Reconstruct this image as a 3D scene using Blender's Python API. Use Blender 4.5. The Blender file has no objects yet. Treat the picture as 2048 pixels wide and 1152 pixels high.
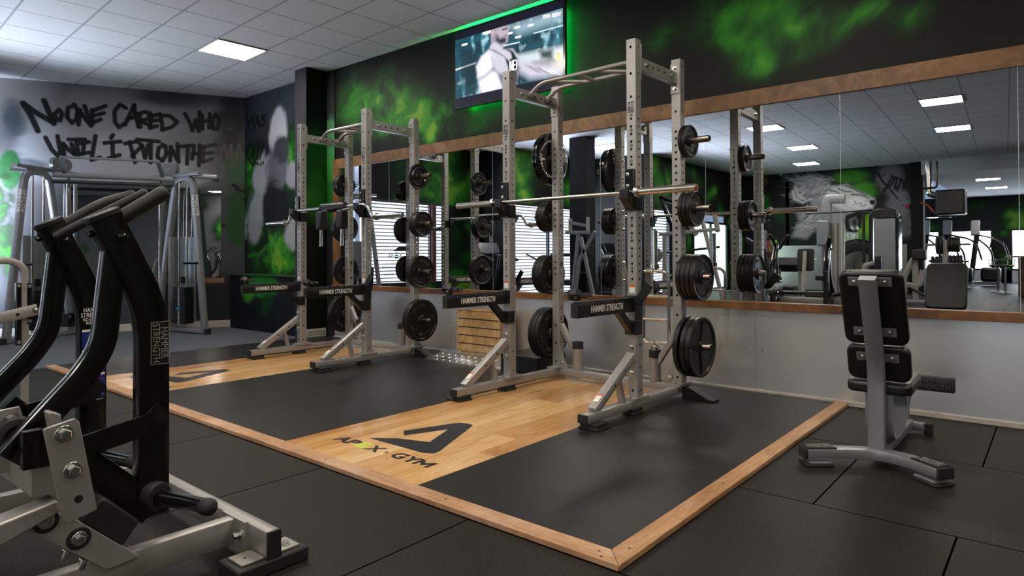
import bpy, bmesh, math, random
import numpy as np
from mathutils import Vector, Matrix, noise as mnoise
random.seed(7)
SC = bpy.context.scene
COL = SC.collection
V = Vector

# ---------------------------------------------------------------- camera
CAM_H, FPX, CX, CY = 1.105, 1302.5, 1024.0, 496.6
def cam_axes(yaw, pitch, roll):
    a, t, r = (math.radians(k) for k in (yaw, pitch, roll))
    F = V((-math.sin(a), math.cos(a), 0)); R = V((math.cos(a), math.sin(a), 0)); U = V((0, 0, 1))
    F2 = F*math.cos(t)+U*math.sin(t); U2 = U*math.cos(t)-F*math.sin(t)
    return R*math.cos(r)+U2*math.sin(r), U2*math.cos(r)-R*math.sin(r), F2
CR, CU, CF = cam_axes(40.087, .651, -.253)
CAMP = V((0, 0, CAM_H))
cd = bpy.data.cameras.new('camera'); cam = bpy.data.objects.new('camera', cd); COL.objects.link(cam)
cd.sensor_fit = 'HORIZONTAL'; cd.sensor_width = 36.0; cd.lens = FPX/2048*36
cd.shift_x = 0.0; cd.shift_y = (CY-576)/2048; cd.clip_start = .05; cd.clip_end = 200
M4 = Matrix.Identity(4)
for i in range(3):
    M4[i][0] = CR[i]; M4[i][1] = CU[i]; M4[i][2] = -CF[i]; M4[i][3] = CAMP[i]
cam.matrix_world = M4
SC.camera = cam

# ---------------------------------------------------------------- world, exposure
w = bpy.data.worlds.new('world'); SC.world = w; w.use_nodes = True
bg = w.node_tree.nodes['Background']; bg.inputs[0].default_value = (.55, .7, 1, 1); bg.inputs[1].default_value = .35
SC.view_settings.view_transform = 'Standard'; SC.view_settings.look = 'None'
SC.view_settings.gamma = 1.0; SC.view_settings.use_curve_mapping = False
SC.view_settings.exposure = 0.58
PANEL_E = 30.0      # ceiling panels
WIN_E = 6.0         # backlit shutters

# ---------------------------------------------------------------- pixel of the photograph -> point on a plane of the room
DW = 5.23          # mirror wall
ZC = 3.657         # ceiling
def ray(px, py): return CF + CR*((px-CX)/FPX) - CU*((py-CY)/FPX)
def on_z(px, py, z): d = ray(px, py); return CAMP + d*((z-CAM_H)/d.z)
def on_y(px, py, y): d = ray(px, py); return CAMP + d*(y/d.y)
def on_x(px, py, x): d = ray(px, py); return CAMP + d*(x/d.x)
def on_pl(px, py, p, n): d = ray(px, py); p = V(p); n = V(n); return CAMP + d*((p-CAMP).dot(n)/d.dot(n))
def flip(p): return V((p.x, 2*DW-p.y, p.z))      # what is seen in the mirror stands on this side of it
def rv_z(px, py, z): return flip(on_z(px, py, z))
def rv_y(px, py, y): return flip(on_y(px, py, 2*DW-y))
def rv_x(px, py, x): return flip(on_x(px, py, x))

# ---------------------------------------------------------------- materials
def lin(c):
    if isinstance(c, str):
        c = [int(c[i:i+2], 16)/255 for i in (0, 2, 4)]
    return tuple((x/12.92 if x <= .04045 else ((x+.055)/1.055)**2.4) for x in c[:3])
class NT:
    def __init__(s, name):
        s.m = bpy.data.materials.new(name); s.m.use_nodes = True; s.t = s.m.node_tree
        s.b = s.t.nodes['Principled BSDF']
    def n(s, typ, **kw):
        nd = s.t.nodes.new('ShaderNode'+typ)
        for k, v in kw.items():
            if k.startswith('i_'): nd.inputs[k[2:].replace('_', ' ')].default_value = v
            else: setattr(nd, k, v)
        return nd
    def l(s, a, b): s.t.links.new(a, b)
    def coord(s, kind='Object'): return s.n('TexCoord').outputs[kind]
    def noise(s, scale, detail=4, rough=.55, vec=None, dist=0):
        nd = s.n('TexNoise'); nd.inputs['Scale'].default_value = scale; nd.inputs['Detail'].default_value = detail
        nd.inputs['Roughness'].default_value = rough; nd.inputs['Distortion'].default_value = dist
        s.l(vec if vec is not None else s.coord(), nd.inputs['Vector']); return nd.outputs['Fac']
    def ramp(s, fac, stops):
        nd = s.n('ValToRGB'); cr = nd.color_ramp
        while len(cr.elements) < len(stops): cr.elements.new(.5)
        for e, (p, c) in zip(cr.elements, stops):
            e.position = p; e.color = (*lin(c), 1) if not isinstance(c, float) else (c, c, c, 1)
        s.l(fac, nd.inputs[0]); return nd.outputs[0]
    def bump(s, h, strength=.2, dist=.01):
        nd = s.n('Bump'); nd.inputs['Strength'].default_value = strength; nd.inputs['Distance'].default_value = dist
        s.l(h, nd.inputs['Height']); s.l(nd.outputs[0], s.b.inputs['Normal'])
    def mapped(s, scale=(1, 1, 1), rot=(0, 0, 0), loc=(0, 0, 0), kind='Object'):
        nd = s.n('Mapping'); nd.inputs['Scale'].default_value = scale; nd.inputs['Rotation'].default_value = rot
        nd.inputs['Location'].default_value = loc
        s.l(s.coord(kind), nd.inputs[0]); return nd.outputs[0]
    def mix(s, fac, a, b, blend='MIX'):
        nd = s.n('Mix', data_type='RGBA', blend_type=blend)
        for i, v in ((0, fac), (6, a), (7, b)):
            if hasattr(v, 'links'): s.l(v, nd.inputs[i])
            elif i == 0: nd.inputs[0].default_value = v
            else: nd.inputs[i].default_value = (*lin(v), 1)
        return nd.outputs[2]
    def math(s, op, a, b=0.0, c=None):
        nd = s.n('Math', operation=op)
        for i, v in enumerate((a, b, c)):
            if v is None: continue
            if hasattr(v, 'links'): s.l(v, nd.inputs[i])
            else: nd.inputs[i].default_value = v
        return nd.outputs[0]
def pm(name, color, rough=.5, metal=0.0, var=0.0, vscale=6, bump=0.0, bscale=60, spec=.5, coat=0.0):
    k = NT(name); b = k.b
    b.inputs['Base Color'].default_value = (*lin(color), 1)
    b.inputs['Roughness'].default_value = rough; b.inputs['Metallic'].default_value = metal
    b.inputs['Specular IOR Level'].default_value = spec
    if coat: b.inputs['Coat Weight'].default_value = coat; b.inputs['Coat Roughness'].default_value = .08
    if var:
        f = k.noise(vscale, 5)
        c = lin(color)
        nd = k.n('ValToRGB'); e = nd.color_ramp.elements
        e[0].position = .3; e[1].position = .7
        e[0].color = (*[x*(1-var) for x in c], 1); e[1].color = (*[min(1, x*(1+var)) for x in c], 1)
        k.l(f, nd.inputs[0]); k.l(nd.outputs[0], b.inputs['Base Color'])
        r = k.n('MapRange'); r.inputs['To Min'].default_value = rough*.8; r.inputs['To Max'].default_value = min(1, rough*1.25)
        k.l(f, r.inputs[0]); k.l(r.outputs[0], b.inputs['Roughness'])
    if bump: k.bump(k.noise(bscale, 3), bump, .003)
    return k.m
def emit(name, color, e, base='000000'):
    k = NT(name); k.b.inputs['Base Color'].default_value = (*lin(base), 1)
    k.b.inputs['Emission Color'].default_value = (*lin(color), 1); k.b.inputs['Emission Strength'].default_value = e
    return k.m
M = {}
M['silver'] = pm('silver_powder_coat', '9b9894', .36, .5, .06, 40, .06, 900)
M['silver2'] = pm('grey_powder_coat', '818387', .36, .45, .06, 30, .05, 700)
M['black'] = pm('black_gloss_paint', '0a0a0b', .17, 0, .2, 20, .05, 300, .55, .3)
M['satin'] = pm('black_satin_paint', '101011', .34, 0, .2, 25, .06, 300)
M['rubber'] = pm('black_rubber', '141414', .62, 0, .2, 30, .1, 300)
M['grip'] = pm('foam_grip_rubber', '1d1b1a', .55, 0, .15, 60, .1, 600)
M['chrome'] = pm('chrome', 'd8d6d2', .12, 1, .05, 20)
M['steel'] = pm('brushed_bar_steel', 'c2bcb3', .22, 1, .08, 30, .08, 1200)
M['peg'] = pm('worn_peg_steel', '7d7368', .3, 1, .15, 30)
M['zinc'] = pm('zinc_bolt', 'c9c9c4', .22, 1, .1, 60)
M['vinyl'] = pm('black_vinyl', '0b0b0c', .4, 0, .15, 12, .12, 500)
M['white'] = pm('white_print', 'd9d6cf', .5)
M['grey_print'] = pm('grey_print', '8d8b86', .45, .3)
M['hole'] = pm('dark_bore', '030303', .8)
M['blue'] = pm('blue_decal', '16266f', .4)
M['orange'] = pm('orange_decal', 'c25a1c', .5)
M['lime'] = pm('lime_paint', 'b4d62c', .45)
M['skirt'] = pm('cream_skirting', 'a8a096', .5, 0, .1, 8)
M['red'] = pm('red_plastic', 'a01512', .4)
M['copper'] = pm('worn_copper_end', 'a0523a', .45, .6, .2, 60)

def cast_iron():
    k = NT('cast_iron_plate'); b = k.b
    f = k.noise(22, 6, .65); k.l(k.ramp(f, [(.3, '0d0c0b'), (.6, '1a1816'), (.8, '2a2520')]), b.inputs['Base Color'])
    b.inputs['Metallic'].default_value = .35
    r = k.ramp(k.noise(14, 4), [(.3, .28), (.7, .5)]); k.l(r, b.inputs['Roughness'])
    k.bump(k.noise(120, 4), .25, .002); return k.m
M['iron'] = cast_iron()
M['iron_face'] = pm('plate_hammertone_face', '121110', .45, .3, .3, 60, .35, 160)
M['letter'] = pm('worn_raised_lettering', '57534c', .4, .5, .3, 40)

def wood(name, cols, axis='X', scale=1.0, rough=.4, plank=None, knots=True, length=2.2, wear=0.0):
    """grain runs along axis; plank = (plank width) gives boards with seams"""
    k = NT(name); b = k.b
    rot = (0, 0, 0) if axis == 'X' else (0, 0, math.pi/2)
    co = k.mapped((1, 1, 1), rot)
    sep = k.n('SeparateXYZ'); k.l(co, sep.inputs[0])
    cmb = k.n('CombineXYZ')
    if plank:
        row = k.math('FLOOR', k.math('DIVIDE', sep.outputs[1], plank))
        wn = k.n('TexWhiteNoise', noise_dimensions='1D'); k.l(row, wn.inputs['W'])
        off = k.math('MULTIPLY', wn.outputs[0], 7.3)
        x = k.math('ADD', sep.outputs[0], off)
        idx = k.math('ADD', k.math('MULTIPLY', row, 13.7), k.math('FLOOR', k.math('DIVIDE', x, length)))
        wn2 = k.n('TexWhiteNoise', noise_dimensions='1D'); k.l(idx, wn2.inputs['W'])
        k.l(k.math('ADD', sep.outputs[2], k.math('MULTIPLY', wn2.outputs[0], 31.0)), cmb.inputs[2])
    else:
        x = sep.outputs[0]; k.l(sep.outputs[2], cmb.inputs[2])
    k.l(k.math('MULTIPLY', x, 1.0*scale), cmb.inputs[0]); k.l(k.math('MULTIPLY', sep.outputs[1], 9*scale), cmb.inputs[1])
    f1 = k.noise(1.3, 5, .55, cmb.outputs[0], 1.6)                       # broad figure
    m2 = k.n('Mapping'); m2.inputs['Scale'].default_value = (1.5, 7, 1); k.l(cmb.outputs[0], m2.inputs[0]); f2 = k.noise(3.0, 4, .6, m2.outputs[0], .6)   # fine fibre
    m3 = k.n('Mapping'); m3.inputs['Scale'].default_value = (.7, .25, 1); k.l(cmb.outputs[0], m3.inputs[0]); f3 = k.noise(1.2, 3, .5, m3.outputs[0], .8)    # colour drift
    rg = k.math('FRACT', k.math('MULTIPLY', f1, 6.0)); rg = k.math('ABSOLUTE', k.math('SUBTRACT', rg, .5))                                               # growth rings
    f = k.math('ADD', k.math('ADD', k.math('MULTIPLY', f2, .22), k.math('MULTIPLY', f3, .55)), k.math('ADD', k.math('MULTIPLY', rg, .26), .06))
    c = k.ramp(f, [(.25, cols[0]), (.5, cols[1]), (.75, cols[2])])
    if plank:
        t = k.ramp(wn2.outputs[0], [(0, 'e6d8c6'), (1, 'ffffff')]); c = k.mix(1.0, c, t, 'MULTIPLY')
        fy = k.math('FRACT', k.math('DIVIDE', sep.outputs[1], plank))
        e = k.math('LESS_THAN', fy, .012)
        fx = k.math('FRACT', k.math('DIVIDE', x, length)); e = k.math('MAXIMUM', e, k.math('LESS_THAN', fx, .0011))
        c = k.mix(k.math('MULTIPLY', e, .55), c, '3a2413')
    if knots:
        vr = k.n('TexVoronoi'); vr.inputs['Scale'].default_value = 1.0
        mp = k.n('Mapping'); mp.inputs['Scale'].default_value = (.9, .34, 1); k.l(cmb.outputs[0], mp.inputs[0]); k.l(mp.outputs[0], vr.inputs['Vector'])
        kn = k.ramp(vr.outputs['Distance'], [(.0, 1.0), (.07, .75), (.16, 0.0)])
        c = k.mix(k.math('MULTIPLY', kn, .8), c, '2e1a0c')
    if wear:                                  # scuffs and nicks trodden into the boards
        w1 = k.noise(9, 8, .78); w2 = k.noise(1.7, 3); c = k.mix(k.math('MULTIPLY', k.ramp(w1, [(.56, 0.0), (.66, 1.0)]), k.ramp(w2, [(.38, .15), (.62, wear)])), c, '3d2c22')
        c = k.mix(k.ramp(k.noise(3.1, 5, .6), [(.5, 0.0), (.75, wear*.6)]), c, 'cdb7a6')
    k.l(c, b.inputs['Base Color']); b.inputs['Roughness'].default_value = rough
    k.bump(f, .12, .002); return k.m
M['deck'] = wood('oak_deck', ('9a6d3c', 'cfa36a', 'e4c498'), 'Y', .8, .2, .19, True, 1.9)
M['pine'] = wood('oiled_pine_trim', ('3a2510', '724e2b', '997249'), 'X', 1.2, .5)
M['pineZ'] = wood('oiled_pine_post', ('3a2510', '724e2b', '997249'), 'X', 1.0, .5)
M['ledge'] = wood('oiled_pine_ledge', ('2e190a', '6e4520', '96683a'), 'X', 1.3, .45)
M['border'] = wood('worn_pine_border', ('73503a', 'a87e5a', 'cba57e'), 'X', .9, .55, wear=.75)
M['borderY'] = wood('worn_pine_border_side', ('6f4c30', 'a2774e', 'c99f72'), 'Y', .9, .5, wear=.7)
M['crate'] = wood('new_pine_crate', ('6a4825', 'b08b58', 'd8b684'), 'X', 1.6, .6, wear=.4)

def speckle(name, a, b, c, rough, seams=None, spec=.14):
    """pressed rubber crumb: dark ground, lighter grains, a few pale flecks of dust, optional tile joints"""
    k = NT(name); bs = k.b
    sc = k.noise(150, 3, .8); big = k.noise(.9, 3); fl = k.noise(60, 1, .5)
    col = k.mix(k.ramp(sc, [(.46, 0.0), (.66, 1.0)]), a, b)
    col = k.mix(k.ramp(big, [(.4, 0.0), (.7, .5)]), col, c)
    col = k.mix(k.ramp(fl, [(.80, 0.0), (.84, .55)]), col, '8a857c')
    bs.inputs['Specular IOR Level'].default_value = spec
    if seams:
        bw, rh, mx, my, off = seams
        br = k.n('TexBrick'); br.offset = off; br.squash = 1
        br.inputs['Scale'].default_value = 1; br.inputs['Brick Width'].default_value = bw; br.inputs['Row Height'].default_value = rh
        br.inputs['Mortar Size'].default_value = .004; br.inputs['Mortar Smooth'].default_value = .1
        br.inputs['Color1'].default_value = (.92, .92, .92, 1); br.inputs['Color2'].default_value = (1.0, 1.0, 1.0, 1); br.inputs['Mortar'].default_value = (.03, .03, .03, 1)
        k.l(k.mapped((1, 1, 1), (0, 0, 0), (-mx, -my, 0)), br.inputs['Vector'])
        col = k.mix(1.0, col, br.outputs['Color'], 'MULTIPLY')
        k.l(k.math('MULTIPLY', k.math('SUBTRACT', 1.0, br.outputs['Fac']), spec), bs.inputs['Specular IOR Level'])
    k.l(col, bs.inputs['Base Color']); bs.inputs['Roughness'].default_value = rough
    k.bump(sc, .35, .0025); return k.m
M['floor'] = speckle('rubber_gym_floor', '131210', '3b3833', '211f1c', .5, (1.06, 1.09, -.32, .89, .5))
M['mat'] = speckle('platform_rubber_mat', '171614', '302e2a', '21201d', .42, None, .25)
M['greyfloor'] = speckle('grey_rubber_floor', '4d5157', '666b72', '5a5f66', .6)

def ceiling_mat():
    k = NT('mineral_ceiling_tile'); b = k.b
    n1 = k.noise(160, 2, .8); col = k.ramp(n1, [(.34, '9a999c'), (.42, 'cbcacb'), (.6, 'd8d7d7')])
    br = k.n('TexBrick'); br.offset = 0; br.inputs['Scale'].default_value = 1
    br.inputs['Brick Width'].default_value = .6; br.inputs['Row Height'].default_value = .6
    br.inputs['Mortar Size'].default_value = .011; br.inputs['Mortar Smooth'].default_value = .05
    br.inputs['Color1'].default_value = (1, 1, 1, 1); br.inputs['Color2'].default_value = (.97, .97, .97, 1); br.inputs['Mortar'].default_value = (.52, .54, .57, 1)
    k.l(k.coord(), br.inputs['Vector'])
    k.l(k.mix(1.0, col, br.outputs['Color'], 'MULTIPLY'), b.inputs['Base Color']); b.inputs['Roughness'].default_value = .85
    k.bump(br.outputs['Fac'], -.3, .006); return k.m
M['ceiling'] = ceiling_mat()
M['white_ceiling'] = pm('white_plaster_ceiling', 'c8ccd0', .8)

def alu_sheet():
    k = NT('dented_aluminium_sheet'); b = k.b
    b.inputs['Metallic'].default_value = .8
    f = k.noise(1.4, 3, .5); k.l(k.ramp(f, [(.2, 'c6c7c9'), (.8, 'd9dadb')]), b.inputs['Base Color'])
    k.l(k.ramp(k.noise(2.0, 2), [(.2, .28), (.8, .36)]), b.inputs['Roughness'])
    k.bump(k.noise(2.2, 2, .4), .10, .03); return k.m
M['alu'] = alu_sheet()
def mirror_mat():
    k = NT('mirror_glass'); b = k.b
    b.inputs['Metallic'].default_value = 1; b.inputs['Roughness'].default_value = .0
    b.inputs['Base Color'].default_value = (.80, .82, .84, 1); return k.m
M['mirror'] = mirror_mat()
M['edge'] = pm('bright_glass_edge', 'c8d4da', .2, .3)
def vcol(name, rough=.6, emi=0.0, attr='Col'):
    k = NT(name); a = k.n('VertexColor', layer_name=attr)
    if emi:
        k.b.inputs['Base Color'].default_value = (.01, .01, .01, 1); k.b.inputs['Roughness'].default_value = .15
        k.l(a.outputs['Color'], k.b.inputs['Emission Color']); k.b.inputs['Emission Strength'].default_value = emi
    else:
        k.l(a.outputs['Color'], k.b.inputs['Base Color']); k.b.inputs['Roughness'].default_value = rough; k.b.inputs['Specular IOR Level'].default_value = .22
        k.bump(k.noise(260, 3), .12, .002)
    return k.m
M['mural'] = vcol('painted_mural', .55)
M['screen'] = vcol('lcd_picture', .1, 1.0)
M['wallblack'] = pm('black_wall_paint', '0b0b0b', .6, 0, .25, 3, .1, 260, .25)
M['panel_light'] = emit('led_panel_diffuser', 'fff4e4', PANEL_E, 'ffffff')
M['led_green'] = emit('green_led_strip', '00ff58', 110.0)

# ---------------------------------------------------------------- mesh builder
def fillet(pts, r, n=6):
    pts = [V(p) for p in pts]; out = [pts[0]]
    for i in range(1, len(pts)-1):
        a, b, c = pts[i-1], pts[i], pts[i+1]
        u, v = (a-b), (c-b); rr = r[i-1] if isinstance(r, (list, tuple)) else r
        d = min(rr, u.length*.49, v.length*.49); u.normalize(); v.normalize()
        p0, p1 = b+u*d, b+v*d
        for k in range(n+1):
            t = k/n; out.append(p0*(1-t)**2+b*2*t*(1-t)+p1*t*t)
    out.append(pts[-1]); return out
def rrect(w, h, r=0.0, n=2):
    if r <= 0: return [(-w/2, -h/2), (w/2, -h/2), (w/2, h/2), (-w/2, h/2)]
    o = []
    for cx, cy, a0 in ((w/2-r, -h/2+r, -90), (w/2-r, h/2-r, 0), (-w/2+r, h/2-r, 90), (-w/2+r, -h/2+r, 180)):
        for k in range(n+1):
            a = math.radians(a0+90*k/n); o.append((cx+r*math.cos(a), cy+r*math.sin(a)))
    return o
def circ(r, n=14): return [(r*math.cos(2*math.pi*k/n), r*math.sin(2*math.pi*k/n)) for k in range(n)]
class MB:
    def __init__(s): s.v = []; s.f = []; s.mi = []; s.cur = 0
    def m(s, i): s.cur = i; return s
    def add(s, vs, fs):
        o = len(s.v); s.v += [tuple(p) for p in vs]
        for f in fs: s.f.append(tuple(i+o for i in f)); s.mi.append(s.cur)
        return s
    def box(s, lo, hi):
        x0, y0, z0 = lo; x1, y1, z1 = hi
        return s.add([(x0, y0, z0), (x1, y0, z0), (x1, y1, z0), (x0, y1, z0), (x0, y0, z1), (x1, y0, z1), (x1, y1, z1), (x0, y1, z1)],
                     [(0, 3, 2, 1), (4, 5, 6, 7), (0, 1, 5, 4), (1, 2, 6, 5), (2, 3, 7, 6), (3, 0, 4, 7)])
    def cbox(s, c, d, rot=None):
        o = len(s.v); s.box([-k/2 for k in d], [k/2 for k in d])
        mt = Matrix.Identity(3) if rot is None else rot
        for i in range(o, len(s.v)): s.v[i] = tuple(mt @ V(s.v[i]) + V(c))
        return s
    def sweep(s, path, prof, up=(0, 0, 1), caps=True, closed=False):
        path = [V(p) for p in path]; n = len(path); k = len(prof); up = V(up); vs = []; fs = []
        for i, p in enumerate(path):
            if closed: a, b = path[i-1], path[(i+1) % n]
            else: a, b = path[max(0, i-1)], path[min(n-1, i+1)]
            t = (b-a).normalized(); sd = t.cross(up)
            if sd.length < 1e-4: sd = t.cross(V((0, 1, 0))) if abs(t.y) < .9 else t.cross(V((1, 0, 0)))
            sd.normalize(); uu = sd.cross(t)
            for (x, y) in prof: vs.append(p+sd*x+uu*y)
        r = n if closed else n-1
        for i in range(r):
            for j in range(k):
                a = i*k+j; b = i*k+(j+1) % k; c = ((i+1) % n)*k+(j+1) % k; d = ((i+1) % n)*k+j
                fs.append((a, b, c, d))
        if caps and not closed:
            fs.append(tuple(range(k-1, -1, -1))); fs.append(tuple((n-1)*k+j for j in range(k)))
        return s.add(vs, fs)
    def beam(s, p0, p1, w, h, r=.005, up=(0, 0, 1)): return s.sweep([p0, p1], rrect(w, h, r), up)
    def tube(s, path, r, n=14, up=(0, 0, 1)): return s.sweep(path, circ(r, n), up)
    def cyl(s, p0, p1, r, n=18): return s.sweep([p0, p1], circ(r, n))
    def lathe(s, prof, c=(0, 0, 0), axis=(0, 0, 1), n=28):
        """prof = [(radius, height along axis)]"""
        ax = V(axis).normalized(); q = V((0, 0, 1)).rotation_difference(ax); c = V(c); vs = []; fs = []; k = len(prof)
        for i in range(n):
            a = 2*math.pi*i/n
            for (r, h) in prof: vs.append(c + q @ V((r*math.cos(a), r*math.sin(a), h)))
        for i in range(n):
            for j in range(k-1):
                fs.append((i*k+j, ((i+1) % n)*k+j, ((i+1) % n)*k+j+1, i*k+j+1))
        if prof[0][0] > 1e-5 : fs.append(tuple(i*k for i in range(n-1, -1, -1)))
        if prof[-1][0] > 1e-5 : fs.append(tuple(i*k+k-1 for i in range(n)))
        return s.add(vs, fs)
    def ring(s, prof, c=(0, 0, 0), axis=(0, 0, 1), n=28):
        """closed profile, so a solid of revolution with a bore"""
        ax = V(axis).normalized(); q = V((0, 0, 1)).rotation_difference(ax); c = V(c); vs = []; fs = []; k = len(prof)
        for i in range(n):
            a = 2*math.pi*i/n
            for (r, h) in prof: vs.append(c + q @ V((r*math.cos(a), r*math.sin(a), h)))
        for i in range(n):
            for j in range(k):
                fs.append((i*k+j, ((i+1) % n)*k+j, ((i+1) % n)*k+(j+1) % k, i*k+(j+1) % k))
        return s.add(vs, fs)
    def prism(s, poly, d, frame=None):
        """poly of 2D points in frame (origin, ex, ey); extruded d along ex x ey"""
        o, ex, ey = frame if frame else (V((0, 0, 0)), V((1, 0, 0)), V((0, 1, 0)))
        o, ex, ey = V(o), V(ex), V(ey); nz = ex.cross(ey).normalized(); k = len(poly)
        vs = [o+ex*x+ey*y for x, y in poly] + [o+ex*x+ey*y+nz*d for x, y in poly]
        fs = [tuple(range(k-1, -1, -1)), tuple(range(k, 2*k))] + [(i, (i+1) % k, (i+1) % k+k, i+k) for i in range(k)]
        return s.add(vs, fs)
    def bolt(s, c, axis, r=.012, h=.012):
        ax = V(axis).normalized(); c = V(c)
        s.lathe([(r*1.5, 0), (r*1.5, h*.2), (0, h*.2)], c, ax, 14)
        s.lathe([(r, h*.2), (r, h), (r*.8, h*1.15), (0, h*1.15)], c, ax, 6)
        return s
    def xf(s, mt):
        s.v = [tuple(mt @ V(p)) for p in s.v]; return s
    def build(s, name, mats, parent=None, bevel=0.0, seg=2, angle=38, flipn=False):
        me = bpy.data.meshes.new(name); me.from_pydata(s.v, [], s.f)
        if not isinstance(mats, (list, tuple)): mats = [mats]
        for mm in mats: me.materials.append(M[mm] if isinstance(mm, str) else mm)
        me.polygons.foreach_set('material_index', s.mi)
        bm = bmesh.new(); bm.from_mesh(me); bmesh.ops.recalc_face_normals(bm, faces=bm.faces); bm.to_mesh(me); bm.free()
        me.polygons.foreach_set('use_smooth', [True]*len(me.polygons))
        me.set_sharp_from_angle(angle=math.radians(angle)); me.update()
        o = bpy.data.objects.new(name, me); COL.objects.link(o)
        if parent is not None: o.parent = parent
        if bevel:
            b = o.modifiers.new('bevel', 'BEVEL'); b.width = bevel; b.segments = seg; b.limit_method = 'ANGLE'; b.angle_limit = math.radians(50)
        return o
def thing(name, label, cat, loc=(0, 0, 0), rz=0.0, group=None):
    o = bpy.data.objects.new(name, None); COL.objects.link(o); o.empty_display_size = .1
    o.location = loc; o.rotation_euler = (0, 0, rz); return tag(o, label, cat, group)
def tag(o, label, cat, group=None):
    o['label'] = label; o['category'] = cat
    if group: o['group'] = group
    return o
def struct(o): o['kind'] = 'structure'; return o
def dup(root, loc=None, rz=None, label=None, group=None):
    def rec(o, par):
        c = o.copy(); COL.objects.link(c)
        if par is not None: c.parent = par; c.matrix_parent_inverse = o.matrix_parent_inverse.copy()
        for ch in [x for x in o.children]: rec(ch, c)
        return c
    r = rec(root, None)
    if loc is not None: r.location = loc
    if rz is not None: r.rotation_euler = (0, 0, rz)
    if label: r['label'] = label
    if group: r['group'] = group
    return r
def text_mesh(txt, size=1.0, sx=1.0, bold=0.0, shear=0.0, depth=.001, align='CENTER', space=1.0, line=1.0):
    cu = bpy.data.curves.new('txt', 'FONT'); cu.body = txt; cu.size = size; cu.shear = shear; cu.offset = bold
    cu.extrude = depth/2; cu.align_x = align; cu.align_y = 'CENTER'; cu.space_character = space; cu.space_line = line; cu.resolution_u = 3
    ob = bpy.data.objects.new('txt', cu); COL.objects.link(ob)
    me = bpy.data.meshes.new_from_object(ob.evaluated_get(bpy.context.evaluated_depsgraph_get()))
    vs = [(p.co.x*sx, p.co.y, p.co.z) for p in me.vertices]; fs = [tuple(p.vertices) for p in me.polygons]
    bpy.data.objects.remove(ob); bpy.data.curves.remove(cu); bpy.data.meshes.remove(me)
    return vs, fs
def frame_m(o, ex, ey):
    ex, ey = V(ex).normalized(), V(ey); ey = (ey-ex*ey.dot(ex)).normalized(); ez = ex.cross(ey); m = Matrix.Identity(4)
    for i in range(3): m[i][0] = ex[i]; m[i][1] = ey[i]; m[i][2] = ez[i]; m[i][3] = o[i]
    return m
def letters(name, txt, o, ex, ey, size, mat, parent=None, **kw):
    vs, fs = text_mesh(txt, size, **kw); b = MB(); b.add(vs, fs); b.xf(frame_m(V(o), ex, ey))
    return b.build(name, mat, parent)

# ---------------------------------------------------------------- painted surfaces (colour per vertex, from brush strokes)
def fbm(p, oct=4, seed=0):
    """p: (n,2) array -> fractal value noise 0..1"""
    p = np.asarray(p, float); tot = np.zeros(len(p)); amp = 1.0; nrm = 0
    for o in range(oct):
        q = p*(2**o)+np.array([seed*17.13+o*5.7, seed*9.31+o*3.3]); i = np.floor(q).astype(np.int64); f = q-i; f = f*f*(3-2*f)
        def h(ix, iy):
            n = (ix*374761393+iy*668265263+seed*1442695041) & 0x7fffffff
            n = ((n ^ (n >> 13))*1274126177) & 0x7fffffff
            return ((n ^ (n >> 16)) & 0xffff)/65535.0
        a = h(i[:, 0], i[:, 1]); b = h(i[:, 0]+1, i[:, 1]); c = h(i[:, 0], i[:, 1]+1); d = h(i[:, 0]+1, i[:, 1]+1)
        tot += amp*((a*(1-f[:, 0])+b*f[:, 0])*(1-f[:, 1])+(c*(1-f[:, 0])+d*f[:, 0])*f[:, 1]); nrm += amp; amp *= .55
    return tot/nrm
def seg_dist(P, pts):
    best = np.full(len(P), 1e9); tt = np.zeros(len(P)); n = len(pts)-1
    for i in range(n):
        a = np.array(pts[i][:2], float); b = np.array(pts[i+1][:2], float); ab = b-a
        t = np.clip(((P-a)@ab)/max(1e-9, ab@ab), 0, 1); d = np.linalg.norm(P-a-t[:, None]*ab, axis=1)
        m = d < best; best[m] = d[m]; tt[m] = (i+t[m])/n
    return best, tt
def in_poly(P, poly):
    x, y = P[:, 0], P[:, 1]; ins = np.zeros(len(P), bool); j = len(poly)-1
    for i in range(len(poly)):
        xi, yi = poly[i][:2]; xj, yj = poly[j][:2]
        c = ((yi > y) != (yj > y)) & (x < (xj-xi)*(y-yi)/((yj-yi) if yj != yi else 1e-9)+xi); ins ^= c; j = i
    return ins
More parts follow.
